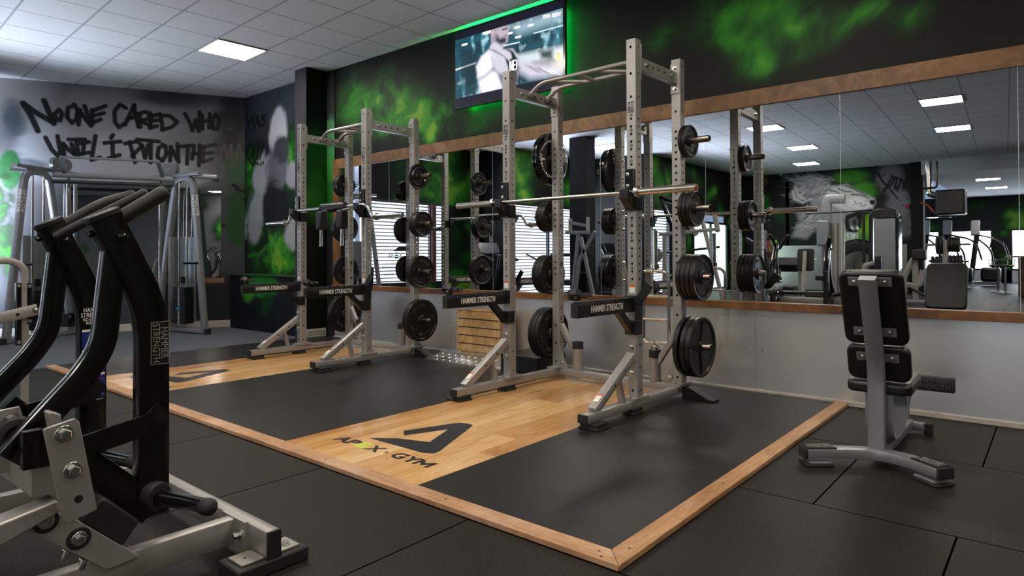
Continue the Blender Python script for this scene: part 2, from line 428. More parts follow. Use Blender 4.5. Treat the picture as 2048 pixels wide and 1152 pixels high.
class Paint:
    """a rectangle of wall: local (u, v) metres, colours blended in order"""
    def __init__(s, P, base): s.P = P; s.c = np.tile(np.array(lin(base)), (len(P), 1))
    def over(s, a, col):
        a = np.clip(a, 0, 1)[:, None]; col = np.array(lin(col)) if isinstance(col, str) else np.asarray(col); s.c = s.c*(1-a)+col*a
    def stroke(s, pts, w, col, soft=.3, op=1.0, taper=0.0):
        d, t = seg_dist(s.P, pts); ww = w*(1-taper*t); s.over(op*np.clip((ww-d)/(np.maximum(ww*soft, 1e-6)), 0, 1), col)
    def poly(s, pts, col, soft=.01, op=1.0):
        ins = in_poly(s.P, pts); d, _ = seg_dist(s.P, list(pts)+[pts[0]]); sd = np.where(ins, d, -d)
        s.over(op*np.clip(sd/soft*.5+.5, 0, 1), col)
    def blob(s, c, r, col, op=1.0, ang=0.0, seed=1, freq=1.5, rag=.6, power=1.0):
        q = s.P-np.array(c); a = math.radians(ang); ca, sa = math.cos(a), math.sin(a)
        u = (q[:, 0]*ca+q[:, 1]*sa)/r[0]; v = (-q[:, 0]*sa+q[:, 1]*ca)/r[1]
        wv = np.stack([(q[:, 0]*ca+q[:, 1]*sa)*freq*.6, (-q[:, 0]*sa+q[:, 1]*ca)*freq*1.5], 1)
        wv = wv+1.1*np.stack([fbm(wv*.8, 3, seed+5), fbm(wv*.8, 3, seed+9)], 1)
        n = fbm(wv, 6, seed); d = np.sqrt(u*u+v*v); m = np.clip(1-d, 0, 1)**power
        t = m*1.25+(n-.5)*rag*2.6*np.clip(m*2.5, 0, 1); a = np.clip((t-.12)/.75, 0, 1); s.over(op*a*a*(3-2*a)*np.clip(m*4, 0, 1), col)
def smoke(pt, ell, seed=1, freq=1.0, gain=1.0, cols=('0a230b', '164f12', '2f861a', '76a332')):
    """one field of sprayed smoke: soft envelopes broken up by warped noise, dark green to yellow green"""
    P = pt.P; env = np.zeros(len(P))
    for (cx, cy, rx, ry, ang, k) in ell:
        a = math.radians(ang); q = P-np.array((cx, cy)); u = (q[:, 0]*math.cos(a)+q[:, 1]*math.sin(a))/rx; v = (-q[:, 0]*math.sin(a)+q[:, 1]*math.cos(a))/ry
        env = 1-(1-env)*(1-k*np.exp(-(u*u+v*v)))
    F = P*freq*1.5; wp = np.stack([fbm(F, 4, seed), fbm(F+7.7, 4, seed+3)], 1)-.5
    n = fbm(F*1.2+wp*2.0, 5, seed+11); n2 = fbm(F*2.6+wp*2.6, 4, seed+17)
    d = np.clip(env*(.86+gain*1.9*(n-.47)+.7*(n2-.5)), 0, 1.15)
    for lo, hi, c in ((.08, .42, cols[0]), (.25, .70, cols[1]), (.48, .95, cols[2]), (.78, 1.2, cols[3])):
        t = np.clip((d-lo)/(hi-lo), 0, 1); pt.over(t*t*(3-2*t)*.92, c)
def paint_wall(name, o, eu, ev, nu, nv, fn, mat='mural', base='121211', parent=None):
    """o origin, eu/ev full edge vectors"""
    o, eu, ev = V(o), V(eu), V(ev); lu, lv = eu.length, ev.length
    U, W = np.meshgrid(np.linspace(0, lu, nu+1), np.linspace(0, lv, nv+1)); P = np.stack([U.ravel(), W.ravel()], 1)
    pt = Paint(P, base); fn(pt)
    XYZ = np.array(o)+P[:, :1]/lu*np.array(eu)+P[:, 1:]/lv*np.array(ev)
    i = np.arange((nu+1)*(nv+1)).reshape(nv+1, nu+1); q = np.stack([i[:-1, :-1], i[:-1, 1:], i[1:, 1:], i[1:, :-1]], -1).reshape(-1, 4)
    me = bpy.data.meshes.new(name); me.from_pydata(XYZ.tolist(), [], q.tolist())
    at = me.color_attributes.new('Col', 'FLOAT_COLOR', 'POINT')
    at.data.foreach_set('color', np.concatenate([pt.c, np.ones((len(P), 1))], 1).astype(np.float32).ravel())
    me.materials.append(M[mat]); ob = bpy.data.objects.new(name, me); COL.objects.link(ob)
    if parent is not None: ob.parent = parent
    return ob
# ================================================================ the room
LW0, LWD = V((-10.0, DW, 0)), V((-1.70, -3.40, 0))           # graffiti wall, corner and run
LWN = V((LWD.y, -LWD.x, 0)).normalized()
LWN = LWN if LWN.x > 0 else -LWN
def on_left(px, py): return on_pl(px, py, LW0, LWN)

# floor
b = MB(); b.box((-7.8, -26, -.1), (6, 5.4, 0)); fl = struct(b.build('floor', 'floor'))
b = MB(); b.box((-13, -5, -.1), (-7.8, 5.4, .002)); struct(b.build('floor_grey', 'greyfloor'))
# ceiling: square tile grid set 3 degrees off the mirror wall
CG = math.radians(-2.95); CO = V((-8.085, 3.615, ZC))
def cg(i, j):                                                # centre of ceiling tile i, j
    u, v = (i+.5)*.6, (j+.5)*.6
    return V((CO.x+u*math.cos(CG)-v*math.sin(CG), CO.y+u*math.sin(CG)+v*math.cos(CG), ZC))
b = MB(); b.box((-10, -16, 0), (16, 5, .06)); c = struct(b.build('ceiling', 'ceiling')); c.location = CO; c.rotation_euler = (0, 0, CG)
b = MB(); b.box((-2.9, -26, 3.30), (7, -10.62, 3.5)); struct(b.build('ceiling_far_room', 'white_ceiling'))

# mirror wall: masonry, painted upper part
b = MB(); b.box((-13, DW+.005, 0), (6, DW+.3, ZC)); struct(b.build('wall_back', 'wallblack'))
def px_blob(pt, o, eu, ev, px, py, rx, ry, col, proj=None, **kw):
    p = proj or (lambda x, y: on_y(x, y, DW))
    eu, ev = V(eu).normalized(), V(ev).normalized(); o = V(o)
    f = lambda q: np.array([(q-o).dot(eu), (q-o).dot(ev)])
    c = f(p(px, py)); a = f(p(px+rx*.5, py))-f(p(px-rx*.5, py)); d = f(p(px, py+ry*.5))-f(p(px, py-ry*.5))
    pt.blob(c, (np.linalg.norm(a), np.linalg.norm(d)), col, **kw)
G0, G1, G2, G3, GY = '0b2a0d', '17521a', '2f8120', '46a02c', '86a53c'
def pe(o, px, py, rx, ry, ang, k, proj):
    a, b_, c = proj(px, py), proj(px+rx, py), proj(px, py+ry); return (a.x-o[0], a.z-o[2], abs(b_.x-a.x), abs(c.z-a.z), ang, k)
def smoke_back(pt):
    o = (-7.55, DW, 2.3); pj = lambda x, y: on_y(x, y, DW)
    pt.over(.3*fbm(pt.P*3, 4, 3), '110f0e')
    smoke(pt, [pe(o, *a, pj) for a in [(1604, 40, 75, 38, 20, .95), (1724, 25, 90, 30, 10, .95), (1823, 30, 55, 45, 0, .8), (1475, 95, 70, 42, -30, .75), (1520, 135, 55, 28, 10, .8), (1330, 70, 75, 34, 30, .7), (1230, 120, 60, 40, 40, .5), (1420, 40, 80, 40, 20, .6), (1650, 85, 80, 30, 30, .7), (1540, 10, 90, 40, 0, .6), (1440, 0, 60, 60, 20, .5)]], 5, 1.1)
    smoke(pt, [pe(o, *a, pj) for a in [(705, 190, 45, 50, 60, .8), (750, 200, 50, 40, 40, .9), (800, 205, 40, 40, 60, .7), (838, 235, 40, 40, 60, .8), (866, 266, 22, 22, 30, .98), (890, 230, 40, 40, 50, .75), (935, 225, 40, 35, 40, .6), (770, 250, 60, 25, 20, .5), (960, 250, 40, 20, 20, .35)]], 21, 1.5, 1.0)
struct(paint_wall('wall_back_upper', (-7.55, DW, 2.3), (10.5, 0, 0), (0, 0, ZC-2.3), 700, 110, smoke_back, base='090808'))

# column at the left end of the mirror wall, and the narrow smoke-painted return beside the mirror
def smoke_col(pt):
    pt.over(.5*fbm(pt.P*4, 4, 5), '34323a'); pt.over(.4*np.ones(len(pt.P)), '3a3840')
    pt.blob((.33, 2.55), (.2, .5), '3f7a4c', op=.7, seed=9)
b = MB(); b.box((-8.0, 4.905, 0), (-7.73, DW+.01, ZC)); struct(b.build('column', 'wallblack'))
struct(paint_wall('wall_column_face', (-8.0, 4.902, 0), (.27, 0, 0), (0, 0, ZC), 16, 150, smoke_col))
def smoke_colside(pt):
    pt.blob((.15, 2.4), (.35, .7), '0b3d10', op=1.1, seed=3); pt.blob((.15, 1.9), (.3, .5), '1c5a14', op=1.0, seed=8, freq=3)
struct(paint_wall('wall_column_side', (-7.727, 4.903, 0), (0, .33, 0), (0, 0, ZC), 16, 150, smoke_colside, base='060706'))
def smoke_ret(pt):
    pt.over(.6*fbm(pt.P*5, 4, 15), '33323a')
    pt.blob((.1, 2.75), (.3, .45), '3d7550', op=1.1, seed=3, freq=3); pt.blob((.1, 2.35), (.3, .5), '2c7a33', op=1.0, seed=8, freq=3); pt.blob((.1, 1.9), (.3, .5), '155a1a', op=1.0, seed=18, freq=3)
struct(paint_wall('wall_return', (-7.725, 5.222, 0), (.185, -.004, 0), (0, 0, ZC), 14, 150, smoke_ret))

# alcove wall to the left of the column, painted with a pale figure-sized plume of smoke over green
def alcove(pt):
    o = (-10.0, DW, 0); pj = lambda x, y: on_y(x, y, DW-.002)
    B = lambda *a, **k: px_blob(pt, o, (1, 0, 0), (0, 0, 1), *a, proj=pj, **k)
    pt.over(.8*fbm(pt.P*1.6, 4, 77)*np.clip((pt.P[:, 1]-2.2)/1.2, 0, 1), '4a535c')
    smoke(pt, [pe(o, *a, pj) for a in [(520, 380, 30, 70, 0, .6), (585, 330, 22, 70, 0, .8), (508, 440, 22, 60, 0, .6), (550, 525, 50, 32, 0, 1.0), (505, 330, 18, 40, 0, .5), (560, 480, 50, 40, 0, .6)]], 33, 2.0)
    # plume
    for a in [(556, 262, 32, 46, 'b9bcc4', 80), (530, 350, 34, 60, '9a9da6', 65), (512, 420, 30, 50, '8d9099', 60), (590, 340, 26, 60, '8c9099', 80), (505, 455, 22, 50, '84878f', 70), (555, 330, 40, 60, '5f636d', 70), (586, 470, 22, 46, '9a9ca4', 70), (560, 300, 20, 50, '3a3d46', 80)]:
        B(*a[:5], ang=a[5], op=1.35, rag=.7, seed=int(a[1]), freq=2.6)
    B(550, 410, 34, 80, '14171c', op=1.2, rag=.5, seed=5, freq=2)
    for pp in ([(497, 512), (520, 508), (535, 490)], [(535, 500), (548, 478), (552, 470)], [(552, 480), (570, 505), (590, 535)]):
        q = [on_y(x, y, DW) for x, y in pp]; pt.stroke([(k.x+10, k.z) for k in q], .05, '2f8a2c', soft=1.0, op=.6)
    # the end of the sprayed sentence runs round the corner
    for st in GRAF_WAS: pt.stroke([((lambda k: (k.x+10, k.z))(on_y(x, y, DW))) for x, y in st], .03, '050505', soft=.4, op=.9)
GRAF_WAS = [[(492, 222), (497, 255), (502, 236), (506, 252), (510, 226)], [(509, 258), (516, 230), (519, 254)], [(511, 246), (519, 244)], [(532, 230), (524, 234), (530, 243), (526, 252), (521, 251)],
            [(500, 290), (494, 310), (506, 332)], [(509, 292), (504, 310), (512, 326), (506, 330)], [(519, 285), (515, 318)], [(526, 288), (520, 316)], [(515, 327), (516, 329)], [(521, 328), (522, 330)], [(526, 325), (527, 326)]]
struct(paint_wall('wall_alcove', (-10.0, DW-.003, 0), (2.0, 0, 0), (0, 0, ZC), 170, 300, alcove, base='0c0f13'))

# graffiti wall
def left_wall(pt):
    W = lambda x, y: (lambda q: ((q-LW0).dot(LWD.normalized()), q.z))(on_left(x, y))
    o = LW0; eu = LWD
    B = lambda *a, **k: px_blob(pt, o, eu, (0, 0, 1), *a, proj=on_left, **k)
    P = pt.P; n = fbm(P*1.5, 5, 8)
    pt.over(np.clip(1.25-np.abs(P[:, 0]-1.9)/1.6, 0, 1)*np.clip((P[:, 1]-1.3)/1.0, 0, 1)*(.55+.6*n), '97979c')
    pt.over(np.clip((P[:, 0]-2.2)/1.2, 0, 1)*np.clip((P[:, 1]-2.9)/.6, 0, 1)*.8, 'a3a09f')
    for a in [(130, 330, 160, 60, 'b4b8c0'), (300, 340, 170, 50, 'a6a6ab'), (90, 290, 90, 70, 'aab0ba'), (420, 230, 70, 60, '77777d'), (250, 300, 120, 50, 'a8a8ad')]: B(*a, op=.8, rag=.5, seed=int(a[0]), freq=1.8)
    for a in [(350, 200, 120, 26, '45474b', 1), (460, 260, 50, 90, '26272d', 2), (440, 440, 70, 150, '3c3d44', 3), (25, 240, 40, 60, '3c4650', 4), (440, 600, 90, 80, '17181a', 5), (60, 330, 60, 20, '5f666f', 6)]: B(*a[:5], op=.9, rag=.5, seed=a[5], freq=2)
    for a in [(475, 420, 40, 110, '173f1c', 3), (20, 340, 30, 50, '235a30', 4), (470, 330, 30, 50, '36533c', 5)]: B(*a[:5], op=1.2, rag=.6, seed=a[5]+60, freq=2)
    sp = lambda px, py, rx, ry, k: (lambda a, b_, c: (a[0], a[1], abs(b_[0]-a[0]), abs(c[1]-a[1]), 0, k))(W(px, py), W(px+rx, py), W(px, py+ry))
    smoke(pt, [sp(0, 430, 26, 70, .95), (lambda q: q)(sp(14, 500, 22, 50, .9)), sp(6, 370, 20, 40, .6)], 44, 1.6)
    for x, y in [(430, 358), (478, 380), (443, 450), (490, 385), (470, 372), (492, 400)]: pt.stroke([W(x-4, y-2), W(x+4, y+2)], .035, '101010', soft=.3)
    IK = '0b0b0d'
    def S(pts, w=.06, col=IK, op=.98): pt.stroke([W(x, y) for x, y in pts], w*.72, col, soft=.3, op=op)
    L1 = {'N': [[(46, 207), (62, 232), (76, 262)], [(46, 206), (70, 224), (106, 245)], [(88, 201), (97, 222), (108, 247)]], 'o': [[(118, 220), (109, 228), (112, 240), (120, 241), (124, 228), (118, 219)]],
          'O': [[(150, 210), (136, 216), (134, 234), (144, 246), (153, 238), (155, 220), (148, 209)]], 'N2': [[(157, 250), (160, 220)], [(158, 220), (171, 238), (182, 252)], [(169, 212), (177, 234), (182, 250)]],
          'E': [[(184, 220), (185, 248)], [(184, 222), (211, 212)], [(185, 232), (208, 226)], [(184, 246), (201, 239)]],
          'C': [[(252, 216), (240, 209), (229, 222), (230, 244), (238, 255), (250, 246)]], 'A': [[(250, 250), (261, 226), (269, 210)], [(268, 210), (272, 234), (277, 254)], [(254, 238), (272, 234)]],
          'R': [[(281, 254), (279, 228)], [(270, 230), (288, 224), (300, 226), (296, 238), (281, 242)], [(282, 242), (302, 252)]], 'E2': [[(303, 230), (300, 256)], [(304, 232), (320, 228)], [(303, 242), (318, 240)], [(300, 256), (314, 252)]],
          'D': [[(322, 232), (325, 258)], [(318, 230), (340, 232), (355, 244), (344, 254), (324, 260)]],
          'W': [[(370, 228), (379, 244), (385, 261)], [(385, 261), (391, 240)], [(391, 240), (397, 262)], [(398, 262), (399, 224)]], 'H': [[(404, 230), (405, 258)], [(420, 228), (418, 256)], [(404, 244), (419, 240)]],
          'O2': [[(431, 230), (424, 240), (427, 258), (435, 258), (439, 240), (431, 229)]]}
    for st in L1.values():
        for k in st: S(k, .062 if st is L1['N'] else .05)
    S([(446, 232), (474, 229)], .05, '2c2828', .8); S([(460, 232), (461, 257)], .05, '3a3434', .8); S([(454, 259), (468, 258)], .035, '4a4545', .7)
    L2 = [[(91, 275), (104, 300), (119, 315), (120, 300), (115, 272)], [(128, 310), (127, 288)], [(126, 287), (136, 298), (149, 309)], [(143, 288), (150, 309)], [(137, 279), (170, 279)], [(153, 282), (157, 312)],
          [(168, 284), (166, 308)], [(161, 287), (178, 284)], [(160, 308), (178, 305)], [(191, 272), (186, 300), (183, 320), (200, 315)], [(226, 270), (222, 276)], [(209, 286), (241, 283)], [(225, 286), (226, 315)], [(216, 317), (239, 310)],
          [(259, 284), (266, 308), (270, 325)], [(250, 287), (275, 283), (284, 292), (264, 312)], [(284, 290), (290, 317), (296, 290)], [(274, 279), (318, 283)], [(302, 284), (301, 325)],
          [(327, 290), (317, 296), (315, 314), (325, 322), (333, 308), (331, 292), (325, 289)], [(340, 322), (342, 294)], [(341, 294), (350, 310), (357, 324)], [(355, 288), (357, 322)],
          [(361, 293), (388, 291)], [(376, 292), (374, 328)], [(388, 296), (384, 318)], [(400, 290), (398, 331)], [(385, 308), (400, 306)]]
    for k in L2: S(k, .05)
    for k in [[(408, 292), (405, 324)], [(408, 294), (432, 289)], [(406, 308), (426, 305)], [(405, 324), (424, 318)]]: S(k, .045, '1d1b1b', .9)
    for k in [[(436, 343), (444, 300), (449, 290)], [(449, 292), (454, 315)], [(454, 315), (462, 290)], [(462, 290), (464, 330)], [(470, 325), (478, 290)], [(478, 290), (487, 320)], [(472, 310), (485, 308)]]: S(k, .04, '585050', .75)
struct(paint_wall('wall_left', LW0, LWD, (0, 0, ZC), 320, 310, left_wall, base='33353b'))
b = MB(); q = LW0+LWN*.0; b.prism([(0, 0), (3.8, 0), (3.8, ZC), (0, ZC)], .2, (LW0-LWN*.205, LWD.normalized(), (0, 0, 1))); struct(b.build('wall_left_core', 'wallblack'))
e = LWD.normalized()
b = MB(); b.prism([(0, 0), (3.75, 0), (3.75, .11), (0, .11)], -.016, (LW0+LWN*.017, e, (0, 0, 1))); struct(b.build('baseboard_left', 'skirt', None, .003))
# mirror in the middle of the graffiti wall behind the cable machine
def lwq(u0, u1, z0, z1, d0, d1): return ([(u0, z0), (u1, z0), (u1, z1), (u0, z1)], d1-d0, (LW0+LWN*d0, e, (0, 0, 1)))
b = MB(); p, d, f = lwq(.35, 2.45, .78, 2.18, .002, .012); b.prism(p, d, f); b.m(1)
mw = b.build('wall_mirror', 'mirror'); tag(mw, 'mirror on the graffiti wall behind the cable crossover machine', 'mirror')
b = MB(); p, d, f = lwq(.3, 2.5, .70, .78, .002, .05); b.prism(p, d, f); struct(b.build('trim_1', 'pineZ', None, .003))

# boxed-in bench along the alcove
def boxp(pt):
    pt.over(.5*fbm(pt.P*3, 4, 7), '1a2028')
    pt.blob((1.0, .72), (.55, .3), '1f7a24', op=1.2, seed=5, freq=3); pt.blob((.55, .55), (.3, .2), '3a8a2a', op=.9, seed=7, freq=3); pt.blob((1.1, .4), (.3, .3), '12401a', op=.8, seed=9, freq=3)
t = thing('boxed_bench', 'dark smoke painted boxed-in ledge with green top edge in the alcove', 'box', (-9.0, 5.1, 0))
b = MB(); b.box((-.95, -.13, 0), (1.0, .12, .82)); b.build('body', 'wallblack', t)
paint_wall('front_panel', (-.95, -.133, 0.0), (1.95, 0, 0), (0, 0, .82), 120, 50, boxp, parent=t, base='0b0e12')
b = MB(); b.box((-1.0, -.17, .82), (1.0, .12, .845)); b.build('top_board', pm('green_edge_paint', '14421a', .5, 0, .5, 4), t, .003)

# mirror panels, cladding and trims of the mirror wall
SEAMS = [-7.46, -6.389, -4.66, -3.300, -2.267, -1.229, -.195, .84]
LAB = ['leftmost mirror panel, beside the dark painted column', 'mirror panel behind the left squat rack', 'mirror panel between the two squat racks', 'mirror panel behind the near squat rack with the straight barbell',
       'mirror panel just right of the near squat rack', 'mirror panel reflecting the lion mural above the bench seat', 'rightmost mirror panel, at the picture edge']
for i in range(7):
    b = MB(); b.box((SEAMS[i]+.0012, DW-.012, .73), (SEAMS[i+1]-.0012, DW-.004, 2.295)); o = b.build('wall_mirror', 'mirror'); tag(o, LAB[i], 'mirror', None)
for i, x in enumerate(SEAMS[1:7]):
    b = MB(); b.box((x-.0012, DW-.0125, .73), (x+.0012, DW-.004, 2.295)); struct(b.build('trim_%d' % (20+i), 'edge'))
joints = [-7.56, -3.583, -.1, 3.0]
for i in range(3):
    b = MB(); b.box((joints[i]+.0008, DW-.03, 2.29), (joints[i+1]-.0008, DW+.004, 2.42)); struct(b.build('trim_%d' % (2+i), 'pine', None, .002))
b = MB(); b.box((-.065, -.018, 0), (.065, .018, 1.60)); o = struct(b.build('trim_5', 'pineZ', None, .002)); o.location = (-7.49, DW-.014, .695)
jl = [-7.55, -5.6, -3.1, -.86, 3.0]
for i in range(4):
    b = MB(); b.box((jl[i]+.0008, DW-.06, .668), (jl[i+1]-.0008, DW+.004, .73)); struct(b.build('trim_%d' % (6+i), 'ledge', None, .003))
js = [-7.54, -5.3, -3.9, -1.86, .62, 3.0]
for i in range(5):
    b = MB(); b.box((js[i]+.001, DW-.014, .03), (js[i+1]-.001, DW+.004, .668)); b.m(1)
    for x in (js[i]+.05, js[i+1]-.05):
        for z in (.07, .35, .63): b.lathe([(.007, 0), (.006, .003), (0, .004)], (x, DW-.014, z), (0, -1, 0), 8)
    struct(b.build('trim_%d' % (10+i), ['alu', 'zinc']))
b = MB(); b.box((-7.54, DW-.035, 0), (3.0, DW+.004, .035)); struct(b.build('baseboard_back', 'skirt', None, .003))
b = MB(); b.box((-7.7265, 4.90, 0), (-7.70, 5.19, .13))
for z in (.02, .055, .09): b.box((-7.70, 4.902, z), (-7.694, 5.188, z+.02))
struct(b.build('baseboard_column', 'skirt', None, .003))

# -------- the side of the room behind the camera, seen in the mirrors
WMAT = emit('daylit_shutter_glass', 'dfe9f6', WIN_E, 'ffffff')
def smoke_any(seed, hi=G3, n=9, up=0.0):
    def f(pt):
        lu, lv = pt.P[:, 0].max(), pt.P[:, 1].max(); r = random.Random(seed)
        smoke(pt, [(r.uniform(0, lu), r.uniform(up*lv, lv), r.uniform(.35, .8), r.uniform(.2, .5), r.uniform(-50, 50), r.uniform(.4, .85)) for k in range(n)], seed, 1.2)
    return f
nw = [0]
def window(o, eu, w, z0, z1, mull=(), frost=False, slat=.075, blind=False):
    """opening with frame; blind = tilted white slats with daylight behind them, frost = plain lit pane"""
    nw[0] += 1; o, eu = V(o), V(eu).normalized(); nz = eu.cross(V((0, 0, 1)))
    if nz.dot(V((-3, -2, 0))-o) < 0: nz = -nz
    r = bpy.data.objects.new('window_%d' % nw[0], None); COL.objects.link(r); struct(r)
    P = lambda u, z, d: o+eu*u+V((0, 0, z))+nz*d
    b = MB(); b.sweep([P(0, z0, -.0), P(w, z0, 0)], rrect(.06, .06)); b.sweep([P(0, z1, 0), P(w, z1, 0)], rrect(.06, .06))
    for u in [0, w]+list(mull): b.sweep([P(u, z0, 0), P(u, z1, 0)], rrect(.07, .06), eu)
    b.build('window_frame', M['satin'], r)
    if blind:
        b = MB(); n = int((z1-z0)/slat)+1
        for k in range(n):
            z = z0+k*slat; b.add([P(0, z-.008, -.085), P(w, z-.008, -.085), P(w, z+.073, -.02), P(0, z+.073, -.02)], [(0, 1, 2, 3)])
        b.build('window_slats', M['slat'], r)  # slats glow by themselves, standing in for daylight passing through
        b = MB()
        for k in range(n):
            z = z0+k*slat+.073; b.add([P(0, z-.020, -.0295), P(w, z-.020, -.0295), P(w, z+.002, -.0185), P(0, z+.002, -.0185)], [(0, 1, 2, 3)])
        b.build('window_slat_shade_lines', M['slat_shade_line'], r)  # grey strip paints the shade line where each slat overlaps the next
        b = MB(); b.add([P(0, z0, -.11), P(w, z0, -.11), P(w, z1, -.11), P(0, z1, -.11)], [(0, 1, 2, 3)]); b.build('window_daylight_pane', M['daylight'], r); return r
    b = MB()
    b.add([P(0, z0, -.02), P(w, z0, -.02), P(w, z1, -.02), P(0, z1, -.02)], [(0, 1, 2, 3)])
    b.build('window_pane', M['frost'] if frost != 'green' else M['green_pane'], r); return r
M['slat'] = emit('white_slat_daylight_glow', 'eef3fa', .62, '6a6a6a'); M['slat_shade_line'] = pm('slat_shade_grey', '5a6066', .8); M['daylight'] = emit('daylight_outside', 'dbe8fb', 30.0, 'ffffff')
M['frost'] = emit('frosted_daylit_pane', 'e4eef8', WIN_E, 'ffffff'); M['green_pane'] = emit('green_daylit_pane', 'b4dcc4', 2.0, 'ffffff')
def wall_panel(name, o, eu, l, z0, z1, fn, res=.06, base='0b0b0b'):
    o = V(o); eu = V(eu).normalized()*l
    struct(paint_wall(name, o+V((0, 0, z0)), eu, (0, 0, z1-z0), max(2, int(l/res)), max(2, int((z1-z0)/res)), fn, base=base))
    nz = V((-3, -2, 0))-o; n = V((-eu.y, eu.x, 0)).normalized(); n = -n if n.dot(nz) > 0 else n
    b = MB(); b.prism([(0, 0), (l, 0), (l, z1-z0), (0, z1-z0)], .1, (o+V((0, 0, z0))+n*.006, eu.normalized(), (0, 0, 1)))
    if (eu.normalized().cross(V((0, 0, 1)))).dot(n) < 0: b.xf(Matrix.Translation(n*.1))
    struct(b.build(name+'_core', 'wallblack'))
# west side: set-back bay with shutter, then a nearer bay, then the long wall
XA, XB, XC = -10.95, -9.9, -7.9
wall_panel('wall_west_bay', (XA, 2.2, 0), (0, -1, 0), 3.5, 2.28, ZC, smoke_any(3, G3, 10))
wall_panel('wall_west_bay_low', (XA, -.25, 0), (0, -1, 0), 1.05, 0, 2.28, smoke_any(4, G2, 7), base='0a120a')
wall_panel('wall_west_sill', (XA, 2.2, 0), (0, -1, 0), 2.45, 0, .5, smoke_any(5, G1, 2))
window((XA-.02, 2.15, 0), (0, -1, 0), 1.85, .5, 2.28, (), blind=True); window((XA-.02, .18, 0), (0, -1, 0), .38, .5, 2.28, blind=True)
b = MB(); b.box((XA-.02, -.02+.2, .5), (XA+.06, .3, 2.28)); struct(b.build('trim_31', pm('dark_red_post', '4a2324', .5)))
b = MB(); b.box((XA-.05, -1.30, 0), (XB+.0, -1.2, ZC)); struct(b.build('wall_west_step', 'wallblack'))
wall_panel('wall_west_middle', (XB, -1.25, 0), (0, -1, 0), 3.0, 2.34, ZC, smoke_any(8, G2, 10))
wall_panel('wall_west_middle_sill', (XB, -1.25, 0), (0, -1, 0), 3.0, 0, .12, smoke_any(9, G1, 1))
window((XB-.02, -1.4, 0), (0, -1, 0), 2.75, .12, 2.34, (1.35,), blind=True)
b = MB(); b.box((XB-.05, -4.3, 0), (XC, -4.2, ZC)); struct(b.build('wall_west_return', 'wallblack'))
wall_panel('wall_west_long', (XC, -4.2, 0), (0, -1, 0), 6.7, 2.28, ZC, smoke_any(12, G3, 12))
for y0, l in ((-4.2, .12), (-5.4, 1.5), (-9.3, 1.55)): wall_panel('wall_west_pier', (XC, y0, 0), (0, -1, 0), l, 0, 2.28, smoke_any(int(-y0*3), G2, 4))
window((XC-.02, -4.32, 0), (0, -1, 0), 1.08, .05, 2.28, blind=True)
window((XC-.02, -6.9, 0), (0, -1, 0), 2.4, .1, 2.05, (1.2,), 'green')
b = MB(); b.box((-8.15, -1.55, 0), (-7.72, -1.2, ZC)); struct(b.build('column_middle', 'wallblack'))
